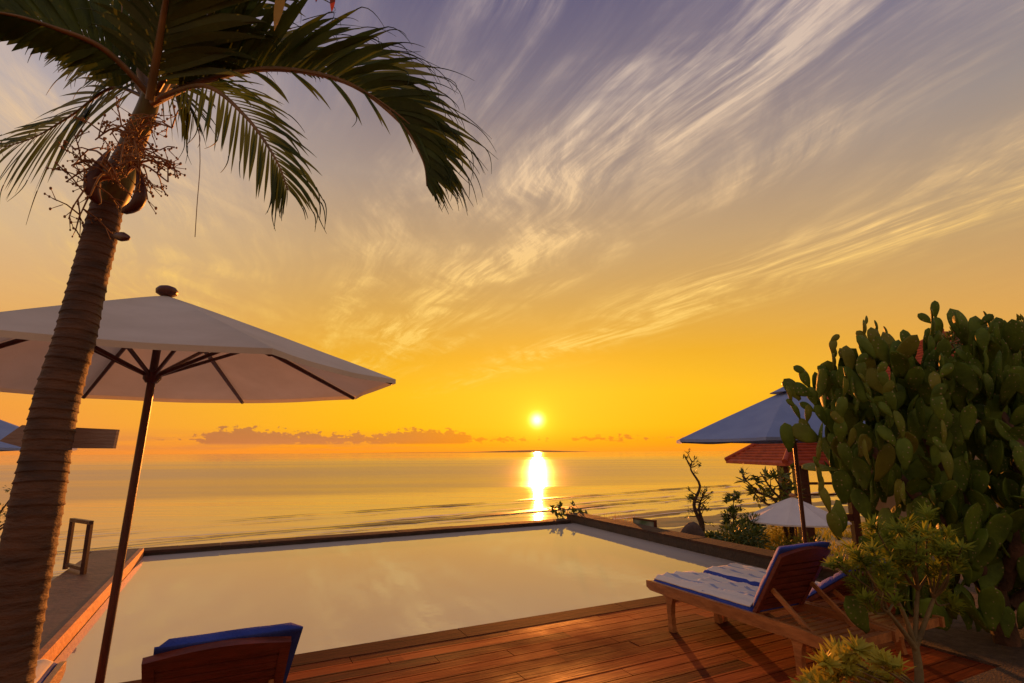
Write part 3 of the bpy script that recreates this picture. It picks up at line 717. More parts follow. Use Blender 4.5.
# boat shaped sheaths at its foot
mb = MB().tube(spline([at(100, 204, 1.80), at(92, 190, 1.78), at(96, 172, 1.78), at(110, 150, 1.80)], 10), [.005, .014, .02, .024, .026, .026, .024, .02, .015, .01, .004], 10); mb.build('sheath', M['spathe'], palm)
mb = MB().tube(spline([at(122, 212, 1.80), at(136, 205, 1.78), at(141, 190, 1.78), at(138, 165, 1.80)], 10), [.004, .014, .018, .02, .021, .021, .020, .017, .013, .009, .004], 10); mb.build('sheath', M['spathe'], palm)
mb = MB().tube(spline([at(118, 236, 1.80), at(124, 237, 1.76), at(129, 238, 1.74)], 5), [.014, .016, .017, .014, .010, .003], 8); mb.build('leaf_scar', M['spathe'], palm)

def frond(pp, s1, s2, L1_, L2_, n=36, W0=.040, r0=.020, droop=1.6, seed=0, start=.10, mt=None, tang=.75, shred=.5, tipcut=.0):
    rr = random.Random(seed)
    pts = spline([at(*p) for p in pp], 48)
    mb = MB().tube(pts, [max(.0025, r0*(1-i/48)**.8) for i in range(49)], 7)
    fo = mb.build('frond', M['leaf_back'], palm)
    mb = MB()
    n = int(n*1.3); W0 = W0*.80
    for k in range(n):
        t = start+(1-start)*(k+.5)/n; i = min(int(t*48), 47); p = pts[i].lerp(pts[i+1], t*48-i); tg = (pts[i+1]-pts[max(i-1, 0)]).normalized()
        prof = (math.sin(math.pi*min(1, .18+.80*t))**.6)
        for sv, LL in ((s1, L1_), (s2, L2_)):
            if LL <= 0: continue
            sv_ = Vector(sv[0]).lerp(Vector(sv[1]), t)
            sv_ = (sv_-tg*sv_.dot(tg)*.6).normalized()
            d = (sv_*(1-.35*t)+tg*(tang+.55*t)).normalized()
            d = (d+Vector((rr.uniform(-1, 1), rr.uniform(-1, 1), rr.uniform(-1, 1)))*.07).normalized()
            L = LL*prof*rr.uniform(.85, 1.12)*(1-tipcut*t)
            nrm = tg.cross(sv_)+Vector((rr.uniform(-1, 1), rr.uniform(-1, 1), rr.uniform(-1, 1)))*.25
            nrm = nrm.normalized()
            # blade plane holds the leaflet direction and the rachis direction
            mb.blade(p, d, nrm, L, W0*prof*rr.uniform(.75, 1.15), seg=7, droop=droop*(1+3*tipcut*t)*rr.uniform(.5, 1.6)/max(L, .2)*.5, fold=.25)
            if rr.random() < shred*t:         # torn, curling thread at the tip
                e_ = Vector(mb.tip); d3 = Vector(mb.td); cu = Vector((rr.uniform(-1, 1), rr.uniform(-1, 1), rr.uniform(-1.2, .6)))*.5; th = [e_-d3*.02]
                for _ in range(6): th.append(th[-1]+d3*L*.06); d3 = (d3+cu*.5+Vector((0, 0, -.22))).normalized()
                mb.tube(th, [.0022, .002, .0018, .0015, .0012, .001, .0006], 3)
    mb.build('leaflets', mt or M['leaf'], fo)
    return fo
U1 = (0, .25, 1); 
frond([(152, 104, 1.80), (200, 82, 1.77), (270, 69, 1.74), (345, 82, 1.72), (398, 120, 1.70), (422, 158, 1.69), (427, 186, 1.69)],
      ((-.15, .25, 1), (1., .2, .55)), ((.0, -.45, .9), (1., -.35, .25)), .51, .42, n=50, seed=1, W0=.036, r0=.014, droop=.55, tipcut=.48, shred=2.2, tang=.75)
frond([(152, 104, 1.79), (200, 82, 1.76), (270, 69, 1.73), (345, 82, 1.71), (405, 120, 1.69), (430, 150, 1.68)],
      ((.1, .2, -1), (.3, .2, -1)), ((.1, -.3, -1), (.3, -.2, -1)), .20, .28, n=7, seed=15, W0=.018, droop=.8, r0=.010, tang=.9)
frond([(160, 98, 1.76), (205, 86, 1.64), (245, 116, 1.56), (275, 158, 1.52), (288, 190, 1.52)],
      ((1, .2, .45), (.9, .2, -.1)), ((-.8, -.2, -.8), (-.7, 0, -.9)), .28, .24, n=28, seed=2, W0=.019, r0=.010, droop=1.2, tang=.9)
frond([(146, 98, 1.86), (112, 88, 1.92), (72, 115, 1.95), (35, 137, 1.97), (4, 147, 1.98)],
      ((.12, -.2, -1), (-.15, -.1, -1)), ((-.4, .3, .6), (-.5, .2, .5)), .36, .30, n=21, seed=3, W0=.022, r0=.008, droop=.8, tang=.6)
frond([(150, 95, 1.78), (105, 50, 1.66), (52, 27, 1.56), (0, 13, 1.48), (-60, 12, 1.42)],
      ((.1, .1, 1), (-.3, .1, 1)), ((-.5, .2, -.6), (-.6, .2, -.7)), .44, .14, n=26, seed=4, r0=.013, W0=.042, droop=.4, tang=.35)
frond([(150, 100, 1.74), (158, 50, 1.66), (166, 0, 1.58), (176, -60, 1.46), (200, -120, 1.30)],
      ((1, .1, .25), (1, 0, .1)), ((-.9, .1, .3), (-1, 0, .1)), .38, .28, n=26, seed=5, W0=.042, droop=.8, tang=.45, r0=.016, mt=M['leaf_light'])
frond([(156, 96, 1.80), (195, 40, 1.86), (255, -22, 1.90), (340, -52, 1.92), (430, -40, 1.92)],
      ((.5, .4, -.7), (.3, .2, -1)), ((.5, -.3, -.8), (.3, -.2, -1)), .27, .25, n=24, seed=6, W0=.030, droop=1.0, tang=.8)
frond([(150, 96, 1.90), (170, 84, 2.0), (186, 98, 2.08), (194, 118, 2.1)],
      ((.6, .1, -.8), (.5, .1, -1)), ((-.3, .1, -1), (-.3, .1, -1)), .24, .24, n=12, seed=7, W0=.018, droop=1.5, tang=.5)
frond([(148, 94, 1.82), (128, 30, 1.82), (98, -50, 1.80), (50, -110, 1.75)],
      ((-.9, .1, .3), (-1, 0, -.1)), ((.9, .1, .3), (1, 0, .1)), .30, .30, n=20, seed=8, W0=.034, droop=.8, tang=.8)
frond([(150, 96, 1.88), (140, 40, 2.05), (145, -20, 2.3), (170, -60, 2.6)],
      ((.9, .1, .3), (1, 0, .1)), ((-.9, .1, .3), (-1, 0, .1)), .34, .34, n=20, seed=9, W0=.034, droop=.8, tang=.7)
frond([(155, 96, 1.84), (190, 70, 1.95), (235, 56, 2.05), (290, 62, 2.12), (335, 78, 2.15)],
      ((.1, .3, .9), (.6, .2, .7)), ((.2, .1, -.5), (.5, .1, -.8)), .34, .12, n=24, seed=10, W0=.036, droop=.7, tang=.7)
frond([(146, 96, 1.88), (122, 66, 2.0), (95, 58, 2.1), (72, 68, 2.15)],
      ((-.6, .1, .7), (-.8, 0, .3)), ((-.3, .1, -1), (-.3, .1, -1)), .22, .16, n=16, seed=11, W0=.022, droop=1.5, tang=.7)
frond([(148, 96, 1.84), (120, 62, 1.90), (84, 34, 1.95), (40, 2, 2.0), (0, -30, 2.02)],
      ((.1, .1, 1), (-.2, .1, 1)), ((-.6, .2, -.4), (-.7, .2, -.5)), .30, .26, n=26, seed=21, r0=.010, W0=.030, droop=.8, tang=.5)
frond([(152, 98, 1.80), (176, 60, 1.72), (206, 20, 1.66), (240, -30, 1.6), (280, -80, 1.5)],
      ((-.7, .1, .6), (-.7, .1, .5)), ((.9, .1, .1), (1, 0, -.1)), .28, .32, n=26, seed=22, r0=.012, W0=.032, droop=.8, tang=.6)
MB().blade(at(283, -22, 1.5), Vector((-.06, 0, -1)), (0, 1, 0), .20, .034, seg=6, droop=0, fold=.3).build('dry_leaflet', M['dry_leaf'], palm)
MB().blade(at(333, -14, 1.62), Vector((.02, 0, -1)), (0, 1, 0), .11, .020, seg=5, fold=.3).build('dry_leaflet', M['red_leaf'], palm)
MB().blade(at(318, -18, 1.62), Vector((-.02, 0, -1)), (0, 1, 0), .085, .018, seg=5, fold=.3).build('dry_leaflet', M['red_leaf'], palm)
MB().tube(spline([at(199, 128, 1.9), at(200, 165, 1.9), at(197, 205, 1.9), at(195, 237, 1.9)], 10), [.0016]*11, 4).build('dry_strand', M['fruit_stalk'], palm)
def fruit(c0, ends, seed, sub=5):
    rr = random.Random(seed); mb = MB(); mf = MB()
    for e_ in ends:
        pt = spline([c0, c0.lerp(e_, .45)+Vector((0, -.02, .035)), e_], 8); mb.tube(pt, [.0055-.0004*i for i in range(9)], 5)
        for s in range(sub):
            i = rr.randint(3, 8); p = pt[i]; d = Vector((rr.uniform(-1, 1), rr.uniform(-1, 1), rr.uniform(-.9, .8))).normalized()
            q_ = p+d*rr.uniform(.05, .11); mb.tube([p, p.lerp(q_, .5)+Vector((0, 0, .008)), q_], [.003, .0024, .0018], 4)
            for w_ in range(4):
                d2 = (d+Vector((rr.uniform(-1, 1), rr.uniform(-1, 1), rr.uniform(-1, 1)))*.9).normalized(); s2_ = p.lerp(q_, rr.uniform(.4, 1)); t2 = s2_+d2*rr.uniform(.02, .05)
                mb.tube([s2_, t2], [.0018, .0012], 3)
                r_ = rr.uniform(.0025, .0052); mf.ball(t2, r_, r_, r_*1.3, 6, 4)
    mb.add(mf.v, mf.f, True); mb.build('fruit_stalk', M['fruit_stalk'], palm)
M['fruit_mat'] = mat('small unripe palm fruit', (.24, .10, .03), (.10, .05, .02), rough=.5, scale=30)
c0 = at(116, 178, 1.80)
fruit(c0, [at(x, y, Y) for x, y, Y in ((72, 165, 1.76), (66, 182, 1.8), (74, 205, 1.76), (88, 150, 1.8), (90, 196, 1.72), (80, 215, 1.80), (100, 165, 1.70))], 1)
fruit(at(128, 172, 1.80), [at(x, y, Y) for x, y, Y in ((172, 162, 1.76), (180, 172, 1.8), (150, 188, 1.74), (160, 150, 1.78), (150, 135, 1.7), (168, 182, 1.8))], 2)
fruit(at(135, 140, 1.80), [at(x, y, Y) for x, y, Y in ((110, 135, 1.72), (160, 118, 1.72), (120, 165, 1.68), (140, 170, 1.68), (172, 128, 1.75), (95, 140, 1.75))], 3)
# arrow board behind the trunk
mb = MB(); A0 = at(-1, 440, 1.93); yv = Vector((0, .014, 0))
pl = [(-1, 441), (22, 425), (117, 429.5), (113, 448.5), (24, 448)]
f_ = [at(x, y, 1.93) for x, y in pl]; vs = f_+[p+yv for p in f_]; n = len(f_)
mb.add(vs, [tuple(range(n)), tuple(range(n, 2*n))[::-1]]+[(i, n+i, n+(i+1) % n, (i+1) % n) for i in range(n)])
tag(mb.build('arrow_sign', M['board']), 'blank grey arrow shaped board fixed behind the palm trunk', 'sign')

# ------------------------------------------------------------------ prickly pear
def pad(mb, p, d, nrm, L, wd, th):
    d = d.normalized(); x = (d.cross(nrm)).normalized(); nn = x.cross(d)
    m1, n1 = 9, 12; vs = []
    for i in range(m1+1):
        t = i/m1; w_ = (math.sin(math.pi*(t*.93+.035)**1.35) if t < 1 else 0); w_ = max(w_, .12 if i == 0 else 0)
        w_ = w_**.62
        bend = nn*(.06*L*math.sin(math.pi*t))
        for k in range(n1):
            a_ = 2*math.pi*k/n1
            vs.append(p+d*(L*t)+bend+x*(math.cos(a_)*wd/2*w_)+nn*(math.sin(a_)*th/2*max(.25, w_)*(1.25-.5*t)))
    fs = [(i*n1+k, i*n1+(k+1) % n1, (i+1)*n1+(k+1) % n1, (i+1)*n1+k) for i in range(m1) for k in range(n1)]+[tuple(range(n1))[::-1], tuple(range(m1*n1, m1*n1+n1))]
    mb.add(vs, fs, True)
CB = Vector((4.1, 4.9, 0))
cactus = empty('prickly_pear', CB, 0, 'huge prickly pear cactus of dark green pads filling the right side', 'cactus')
outl = [(2.46, 2.0), (2.62, 2.30), (2.85, 2.50), (3.1, 2.52), (3.3, 2.62), (3.55, 2.60), (3.8, 2.66), (4.05, 2.86), (4.4, 2.72), (4.8, 2.78), (5.6, 2.7)]
def topz(X):
    if X < outl[0][0]: return 0
    for (x0, z0), (x1, z1) in zip(outl, outl[1:]):
        if X <= x1: return z0+(z1-z0)*(X-x0)/(x1-x0)
    return 2.7
def left(z): return 2.95 if z < .7 else (2.95-.40*sst((z-.7)/.8))
def inside(p):
    return left(p.z)*(p.y/4.8) < p.x < 5.7 and 4.1 < p.y < 5.9 and .05 < p.z < topz(p.x*4.8/p.y)+.02
rc = random.Random(12)
pads = []; mbT = MB()
limbs = [[(4.1, 4.9, 0), (4.05, 4.9, .5), (3.9, 4.85, 1.0), (3.7, 4.8, 1.5), (3.5, 4.7, 1.9)],
         [(4.1, 4.95, .3), (4.3, 5.0, .8), (4.5, 5.0, 1.3), (4.6, 4.9, 1.9)],
         [(4.0, 4.85, .4), (3.75, 4.7, .75), (3.45, 4.65, 1.1), (3.15, 4.7, 1.5), (2.95, 4.75, 1.8)],
         [(4.2, 4.9, .3), (4.6, 4.7, .7), (4.95, 4.6, 1.2), (5.15, 4.8, 1.8)],
         [(4.05, 4.8, .5), (4.0, 4.5, .9), (4.1, 4.4, 1.4), (4.1, 4.6, 2.0)],
         [(4.1, 5.0, .4), (3.9, 5.2, 1.0), (3.8, 5.3, 1.6), (4.0, 5.2, 2.1)]]
front = []
for lm in limbs:
    pts = spline([Vector(p) for p in lm], 14)
    mbT.tube(pts, [(.10 if lm is limbs[0] else .07)*(1-.045*i)+.012*mnoise.noise(pts[i]*6) for i in range(15)], 10)
    for i in range(3, 15):
        for _ in range(2):
            d = Vector((rc.uniform(-1, 1), rc.uniform(-.8, .5), rc.uniform(.1, 1.1))).normalized(); front.append((pts[i], d, 0))
    for _ in range(3): front.append((pts[-1], Vector((rc.uniform(-.6, .6), rc.uniform(-.5, .5), 1)).normalized(), 0))
mbT.build('trunk', M['cactus_wood'], cactus)
occ = []
for _ in range(1500):
    X = rc.uniform(2.7, 5.4); Y = rc.uniform(4.4, 5.5); p = Vector((X, Y, rc.uniform(.1, 2.4)))
    if inside(p) and inside(p+Vector((-.15, 0, .1))): front.append((p, Vector((rc.uniform(-1, .7), rc.uniform(-1, .3), rc.uniform(.6, 2.4))).normalized(), 1))
while front and len(pads) < 1000:
    k = rc.randrange(min(len(front), 40)); p, d, g_ = front.pop(k)
    L = rc.uniform(.22, .35)*(1 if g_ < 3 else .88); tip = p+d*L
    ok = inside(tip) and all((tip-o).length > .080 for o in occ)
    if not ok: continue
    yaw = rc.uniform(0, math.pi); nrm = Vector((math.cos(yaw), math.sin(yaw)*1.3, rc.uniform(-.25, .25)))
    if rc.random() < .45: nrm = Vector((rc.uniform(-.4, .4), -1, rc.uniform(-.3, .3)))
    nrm = (nrm-d*nrm.dot(d)); nrm = nrm.normalized() if nrm.length > .05 else d.orthogonal().normalized()
    pads.append((p, d, nrm, L, L*rc.uniform(.44, .58), rc.uniform(.022, .034))); occ.append(tip)
    x = d.cross(nrm).normalized()
    for _ in range(rc.choice((1, 2, 2, 3))):
        an = rc.uniform(-.95, .95); st_ = p+d*L*(.5+.46*math.cos(an*.9))+x*math.sin(an)*L*.26
        nd = (d*math.cos(an)+x*math.sin(an)+nrm*rc.uniform(-.45, .45)+Vector((0, 0, .6))).normalized(); front.append((st_, nd, g_+1))
# some edge pads reach past the mass where the photograph shows them
for (px, py, Y, dx, dz, L) in ((838, 470, 4.5, -1, .05, .30), (820, 440, 4.5, -.9, .35, .26), (800, 400, 4.6, -.55, .8, .22), (812, 395, 4.6, -.8, .35, .2), (876, 352, 4.6, -.1, 1, .22), (852, 368, 4.7, -.45, .85, .2),
                           (868, 375, 4.6, .1, 1, .22), (966, 345, 4.6, -.3, 1, .34), (975, 350, 4.5, .15, 1, .30), (1000, 372, 4.5, -.02, 1, .30), (1000, 340, 4.5, -.02, 1, .20), (908, 352, 4.6, -.1, 1, .2), (930, 350, 4.7, .05, 1, .2),
                           (868, 632, 3.9, -.5, .9, .26), (790, 452, 4.5, -.1, 1, .24), (838, 500, 4.4, -.2, -1, .26), (1012, 375, 4.6, .05, 1, .30)):
    nr = Vector((.15, -1, .1)) if L not in (.30, .20) or px != 1000 else Vector((1, .15, 0))
    if px == 838 and py == 470: nr = Vector((0, -.35, 1))
    d = Vector((dx, -.05, dz)).normalized(); pads.append((at(px, py, Y), d, nr, L, L*.6, .03))
for (px, py, Y, n_, L, sl) in ((826, 425, 4.7, 3, .20, -.35), (846, 410, 4.7, 4, .20, -.25), (868, 400, 4.6, 4, .21, -.05), (880, 390, 4.8, 3, .22, .1), (905, 390, 4.7, 3, .21, -.1), (930, 385, 4.6, 3, .22, .05), (812, 440, 4.6, 3, .19, -.5),
                            (955, 380, 4.7, 4, .22, -.12), (975, 385, 4.5, 3, .22, .1), (1010, 390, 4.6, 4, .20, .05), (990, 400, 4.4, 3, .24, -.1), (850, 470, 4.4, 4, .22, -.3), (840, 540, 4.3, 4, .23, -.3), (905, 470, 4.2, 4, .23, .1), (950, 480, 4.1, 4, .24, -.1), (880, 450, 4.3, 4, .22, .1)):
    p = at(px, py, Y); d = Vector((sl, rc.uniform(-.15, .1), 1)).normalized(); yw = rc.uniform(-.5, .5)
    for k in range(n_):
        nr = Vector((math.sin(yw+k*.7*rc.choice((-1, 1))), -1, rc.uniform(-.15, .15))); Lk_ = L*(1-.08*k)*rc.uniform(.9, 1.1)
        pads.append((p, d, nr, Lk_, Lk_*rc.uniform(.42, .52), .028)); x = d.cross(nr).normalized()
        if rc.random() < .8: pads.append((p+d*Lk_*.7+x*Lk_*.18*rc.choice((-1, 1)), (d+x*rc.choice((-.8, .8))).normalized(), nr+Vector((.3, 0, 0)), Lk_*.75, Lk_*.38, .024))
        p = p+d*Lk_*.93; d = (d+Vector((rc.uniform(-.28, .28), rc.uniform(-.1, .1), .25))).normalized()
for (px, py, Y, L, w_) in ((822, 452, 4.45, .24, .5), (897, 392, 4.35, .17, .5), (891, 432, 4.3, .16, .6), (945, 375, 4.3, .18, .5), (1002, 385, 4.2, .28, .45), (1001, 345, 4.22, .20, .45), (960, 330, 4.4, .16, .6), (905, 505, 4.15, .17, .5), (935, 505, 4.15, .12, .9),
                            (968, 470, 4.2, .14, .4), (858, 400, 4.4, .2, .5), (985, 445, 4.2, .15, .6), (870, 465, 4.2, .2, .6), (945, 552, 4.1, .2, .6)):
    pads.append((at(px, py, Y), Vector((rc.uniform(-.15, .15), 0, 1)), Vector((-.9, .36, .0)), L, L*w_, .028))
eye = Vector((0, 0, CZ))
def shown(t):                                          # nearest, least covered first: the front and the silhouette
    c_ = t[0]+t[1]*t[3]*.5; return (c_-eye).length-t[3]*2-.9*max(0, c_.z-topz(c_.x)+.45)
pads.sort(key=shown)
n_ind = 0; rest = MB()
for i, t in enumerate(pads):
    if i < 99:
        mb = MB(); pad(mb, *t); mb.build('pad', M['pad'], cactus)
    else: pad(rest, *t)
tag(rest.build('pad', M['pad'], cactus), kind='stuff')
print('pads', len(pads))

# ------------------------------------------------------------------ small tree with whorled leaves, and bushes
def rosette(mb, c, ax_, n, L, w, rr, up=.35, droop=1.5):
    ax_ = ax_.normalized(); x = ax_.orthogonal().normalized(); y = ax_.cross(x)
    for k in range(n):
        a_ = 2*math.pi*k/n+rr.uniform(-.3, .3); e_ = rr.uniform(-.2, .9)
        d = (x*math.cos(a_)+y*math.sin(a_)+ax_*(up+e_)).normalized(); mb.blade(c-ax_*rr.uniform(0, .04), d, ax_, L*rr.uniform(.7, 1.1), w, seg=4, droop=droop, fold=.2)
TB = at(917, 700, 3.75); TB.z = .02
sm = empty('small_tree', TB, 0, 'small tree with whorls of narrow yellow green leaves in front of the cactus', 'small tree')
rs = random.Random(5)
fk = at(914, 640, 3.74)
mbt = MB().tube(spline([TB, at(919, 672, 3.75), fk], 12), [.030-.0008*i for i in range(13)], 10)
lv = MB()
stems = [((900, 605, 3.70), [(848, 545), (838, 560), (862, 562), (872, 548), (856, 580), (880, 575), (846, 572)]), ((918, 590, 3.78), [(885, 535), (896, 528), (908, 522), (916, 538), (930, 532), (899, 550), (872, 530), (905, 560)]),
         ((934, 598, 3.72), [(945, 548), (950, 530), (962, 548), (935, 565), (925, 515), (955, 602), (940, 580)]), ((888, 612, 3.6), [(866, 596), (884, 590), (856, 552), (892, 568), (868, 560)])]
for (mx, my, mY), tp in stems:
    m_2 = at(mx, my, mY); mbt.tube(spline([fk+Vector((0, 0, -.05)), fk.lerp(m_2, .5)+Vector((rs.uniform(-.02, .02), 0, -.015)), m_2], 8), [.018-.0009*i for i in range(9)], 8)
    for (x, y) in tp:
        e_ = at(x+rs.uniform(-3, 3), y+rs.uniform(-3, 3), rs.uniform(3.45, 4.0)); md = m_2.lerp(e_, .5)+Vector((rs.uniform(-.04, .04), rs.uniform(-.03, .03), -.04))
        mbt.tube(spline([m_2, md, e_], 6), [.010-.001*i for i in range(7)], 5)
        for s in range(4):
            c_ = (md.lerp(e_, rs.uniform(.4, 1)) if s else e_)+Vector((rs.uniform(-.05, .05), rs.uniform(-.05, .05), rs.uniform(-.04, .04)))*(s > 0)
            rosette(lv, c_, (e_-md).normalized()+Vector((rs.uniform(-.5, .5), rs.uniform(-.5, .5), .5)), 24, .095, .014, rs)
mbt.build('trunk', M['euph_stem'], sm); lv.build('crown', M['euph'], sm)

def leafy(mb, c, rx, ry, rz, n, L, w, rr, droop=2.):
    c = Vector(c)
    for _ in range(n):
        d = Vector((rr.gauss(0, 1), rr.gauss(0, 1), rr.gauss(0, 1))).normalized(); r_ = rr.random()**.4
        if mnoise.noise(d*2.3+c) < -.22: continue
        p = c+Vector((d.x*rx, d.y*ry, d.z*rz))*r_
        dd = (d+Vector((rr.uniform(-1, 1), rr.uniform(-1, 1), rr.uniform(-.6, 1)))*.8).normalized()
        mb.blade(p, dd, Vector((rr.uniform(-1, 1), rr.uniform(-1, 1), 1)), L*rr.uniform(.6, 1.2), w*rr.uniform(.7, 1.2), seg=2, droop=droop)
def bush(name, c, rx, ry, rz, n, L, w, mt, label, cat, seed, zb, group=None, lobes=4):
    rr = random.Random(seed); c = Vector(c); root = empty(name, (c.x, c.y, zb), 0, label, cat, group)
    mb = MB(); ms = MB()
    for k in range(lobes):
        o = Vector((rr.uniform(-1, 1)*rx*.6, rr.uniform(-1, 1)*ry*.6, rr.uniform(-.5, .6)*rz))
        leafy(mb, c+o, rx*.62, ry*.62, rz*.6, n//lobes, L, w, rr)
        ms.tube([Vector((c.x, c.y, zb)), Vector((c.x, c.y, zb)).lerp(c+o, .6)+Vector((rr.uniform(-.05, .05), 0, 0)), c+o], [.02*max(1, rz), .012*max(1, rz), .005], 5)
    mb.build('leaves', mt, root); ms.build('stem', M['bark'], root)
    return root
# golden bush at the foot of the frame
rs = random.Random(21)
gb = empty('bush', W(4.05, 2.0), 0, 'low golden green bush at the bottom edge below the small tree', 'bush'); lv = MB(); st = MB()
for (x, y) in [(822, 662), (838, 654), (856, 650), (872, 656), (835, 675), (858, 670), (878, 676), (815, 680), (866, 690), (845, 692), (826, 690), (888, 664), (846, 664)]:
    e_ = at(x, y, rs.uniform(3.1, 3.5)); st.tube([Vector(gb.location), Vector(gb.location).lerp(e_, .6), e_], [.012, .008, .005], 5)
    for s in range(3): rosette(lv, e_+Vector((rs.uniform(-.05, .05), rs.uniform(-.05, .05), rs.uniform(-.05, .03)))*(s > 0), Vector((rs.uniform(-.5, .5), rs.uniform(-.8, .2), 1)), 20, .10, .020, rs)
lv.build('leaves', M['bush_gold'], gb); st.build('stem', M['euph_stem'], gb)

# bushes beyond the right wall and lower garden
garden = [(740, 543, 12.5, .62, .46, 1800, 'bush', 'dark rounded bush right of the boulder, just beyond the pool wall'),
          (754, 528, 14.0, .45, .44, 1500, 'bush', 'round dark green shrub left of the small white parasol'),
          (714, 543, 13., .42, .28, 1100, 'bush', 'low dark clump between the boulder and the rounded bush'),
          (775, 543, 15., .7, .34, 1600, 'bush_gold', 'golden low shrub under the small white parasol'),
          (812, 552, 13., .7, .35, 800, 'bush', 'dark undergrowth right of the small white parasol, behind the lounger back')]
for i, (x, y, Y, rx, rz, n, mk, lab) in enumerate(garden):
    c = at(x, y, Y); bush('bush', c, rx, rx*.8, rz, n, .11, .045, M[mk], lab, 'bush', 40+i, c.z-rz-.25 if c.z-rz-.25 > -2.3 else -2.3, 'garden bushes beyond the pool wall')
# ground cover on the lower garden
rg = random.Random(3); mb = MB()
for _ in range(9000):
    a_ = rg.uniform(7.8, 34); b_ = rg.uniform(3, 24); p = W(a_, b_); z = land(p.x, p.y)
    if mnoise.noise(Vector((p.x*.5, p.y*.5, 1))) < -.08: continue
    for _k in range(3):
        mb.blade(Vector((p.x+rg.uniform(-.1, .1), p.y+rg.uniform(-.1, .1), z-.02)), Vector((rg.uniform(-.7, .7), rg.uniform(-.7, .7), 1)), Vector((rg.uniform(-1, 1), rg.uniform(-1, 1), .2)), rg.uniform(.12, .38), .05, seg=2, droop=2)
tag(mb.build('ground_cover', M['bush_gold']), 'low yellow green ground cover over the lower garden', 'ground cover', kind='stuff')
# leafy plant at the far corner of the pool
rr = random.Random(9); c = at(566, 515, 13.9); cp = empty('shrub', (c.x, c.y, -2.3), 0, 'small broad leaved shrub showing over the far right corner of the pool', 'shrub'); mb = MB(); ms = MB()
for (x, y) in ((553, 509), (560, 506), (567, 512), (573, 507), (580, 512), (556, 514), (586, 516), (576, 515), (563, 516), (570, 517)):
    e_ = at(x, y, 13.9+rr.uniform(-.3, .3)); ms.tube([Vector(cp.location), Vector((c.x, c.y, -.4)), e_], [.02, .015, .006], 4)
    for k in range(12): mb.blade(e_+Vector((rr.uniform(-.07, .07), rr.uniform(-.07, .07), rr.uniform(-.06, .06))), Vector((rr.uniform(-1, 1), rr.uniform(-1, 1), rr.uniform(-.5, 1))), Vector((rr.uniform(-1, 1), rr.uniform(-1, 1), 1)), .13, .075, seg=2, droop=2)
mb.build('leaves', M['bush'], cp); ms.build('stem', M['bark'], cp)
mb = MB()
for _ in range(120):
    e_ = at(rr.uniform(590, 640), rr.uniform(520, 526), 13.2); mb.blade(Vector((e_.x, e_.y, -.35)), Vector((rr.uniform(-.3, .3), rr.uniform(-.3, .3), 1)), (0, 1, 0), rr.uniform(.25, .62), .012, seg=3, droop=.6)
tag(mb.build('grass', M['dry_leaf']), 'dry grass tips showing over the right pool wall', 'grass', kind='stuff')
# boulder and panel beyond the wall
bo = at(693, 552, 10.9); mb = MB().ball((bo.x, bo.y, bo.z+.12), .27, .24, .42, 22, 16, .12, 3)
tag(mb.build('boulder', M['rock']), 'rounded dark boulder standing against the right pool wall', 'boulder')
pn = empty('display_panel', at(644, 532, 11.6), 0, 'small mottled green and white panel standing on the right pool wall', 'panel')
p0, p1 = at(633, 518, 11.6), at(655, 521, 11.4); dn = Vector((0, 0, -.27)); nrm_ = (p1-p0).cross(dn).normalized()*.012
mb = MB(); q4 = [p0, p1, p1+dn, p0+dn]; vs = [p-nrm_ for p in q4]+[p+nrm_ for p in q4]
mb.add(vs, [(0, 1, 2, 3), (7, 6, 5, 4), (0, 4, 5, 1), (1, 5, 6, 2), (2, 6, 7, 3), (3, 7, 4, 0)]).build('face', M['panel'], pn)
mb = MB(); mb.bar(p0, p1, .05, .03); mb.bar(p1+Vector((0, 0, .02)), p1+dn, .06, .05, up=(0, 1, 0)); mb.bar(p0+dn, p1+dn, .05, .03); mb.build('frame', M['dark_wood'], pn)

# slender twisted tree
def twig_tree(base, pts, name, label, seed, leafL, leafW, nb, rad0, mt, bl=.35, leaves=14, tipsonly=False, cat='tree'):
    rr = random.Random(seed); root = empty(name, base, 0, label, cat); ms = MB(); ml = MB()
    for pth in pts:
        sp_ = spline([Vector(base)]+[Vector(p) for p in pth] if pth[0] != 'x' else [Vector(p) for p in pth[1:]], 20)
        ms.tube(sp_, [rad0*(1-.8*i/20) for i in range(21)], 7)
        for k in range(nb):
            i = rr.randint(6, 20); p = sp_[i]; d = Vector((rr.uniform(-1, 1), rr.uniform(-1, 1), rr.uniform(-.1, .9))).normalized(); e_ = p+d*bl*rr.uniform(.4, 1.)
            ms.tube([p, p.lerp(e_, .5)+Vector((0, 0, -.02)), e_], [rad0*.3, rad0*.22, rad0*.12], 4)
            for _ in range(leaves):
                ml.blade(e_+Vector((rr.gauss(0, .04), rr.gauss(0, .04), rr.gauss(0, .03))), d+Vector((rr.uniform(-1, 1), rr.uniform(-1, 1), rr.uniform(-.6, .9))), Vector((rr.uniform(-1, 1), rr.uniform(-1, 1), 1)), leafL*rr.uniform(.6, 1.2), leafW, seg=2, droop=2.5)
    ms.build('trunk', M['bark'], root); ml.build('crown', mt, root); return root
Yt = 17.
b0 = at(702, 560, Yt); 
twig_tree(b0, [[at(702, 528, Yt), at(694, 505, Yt), at(700, 486, Yt), at(691, 470, Yt), at(692, 462, Yt)], [at(703, 526, Yt), at(699, 508, Yt), at(703, 496, Yt)]], 'slender_tree', 'slender twisted tree with sparse tufts rising beyond the boulder', 4, .12, .035, 15, .075, M['bush'], bl=.34, leaves=11)
Yc = 14.5; b0 = at(733, 560, Yc)
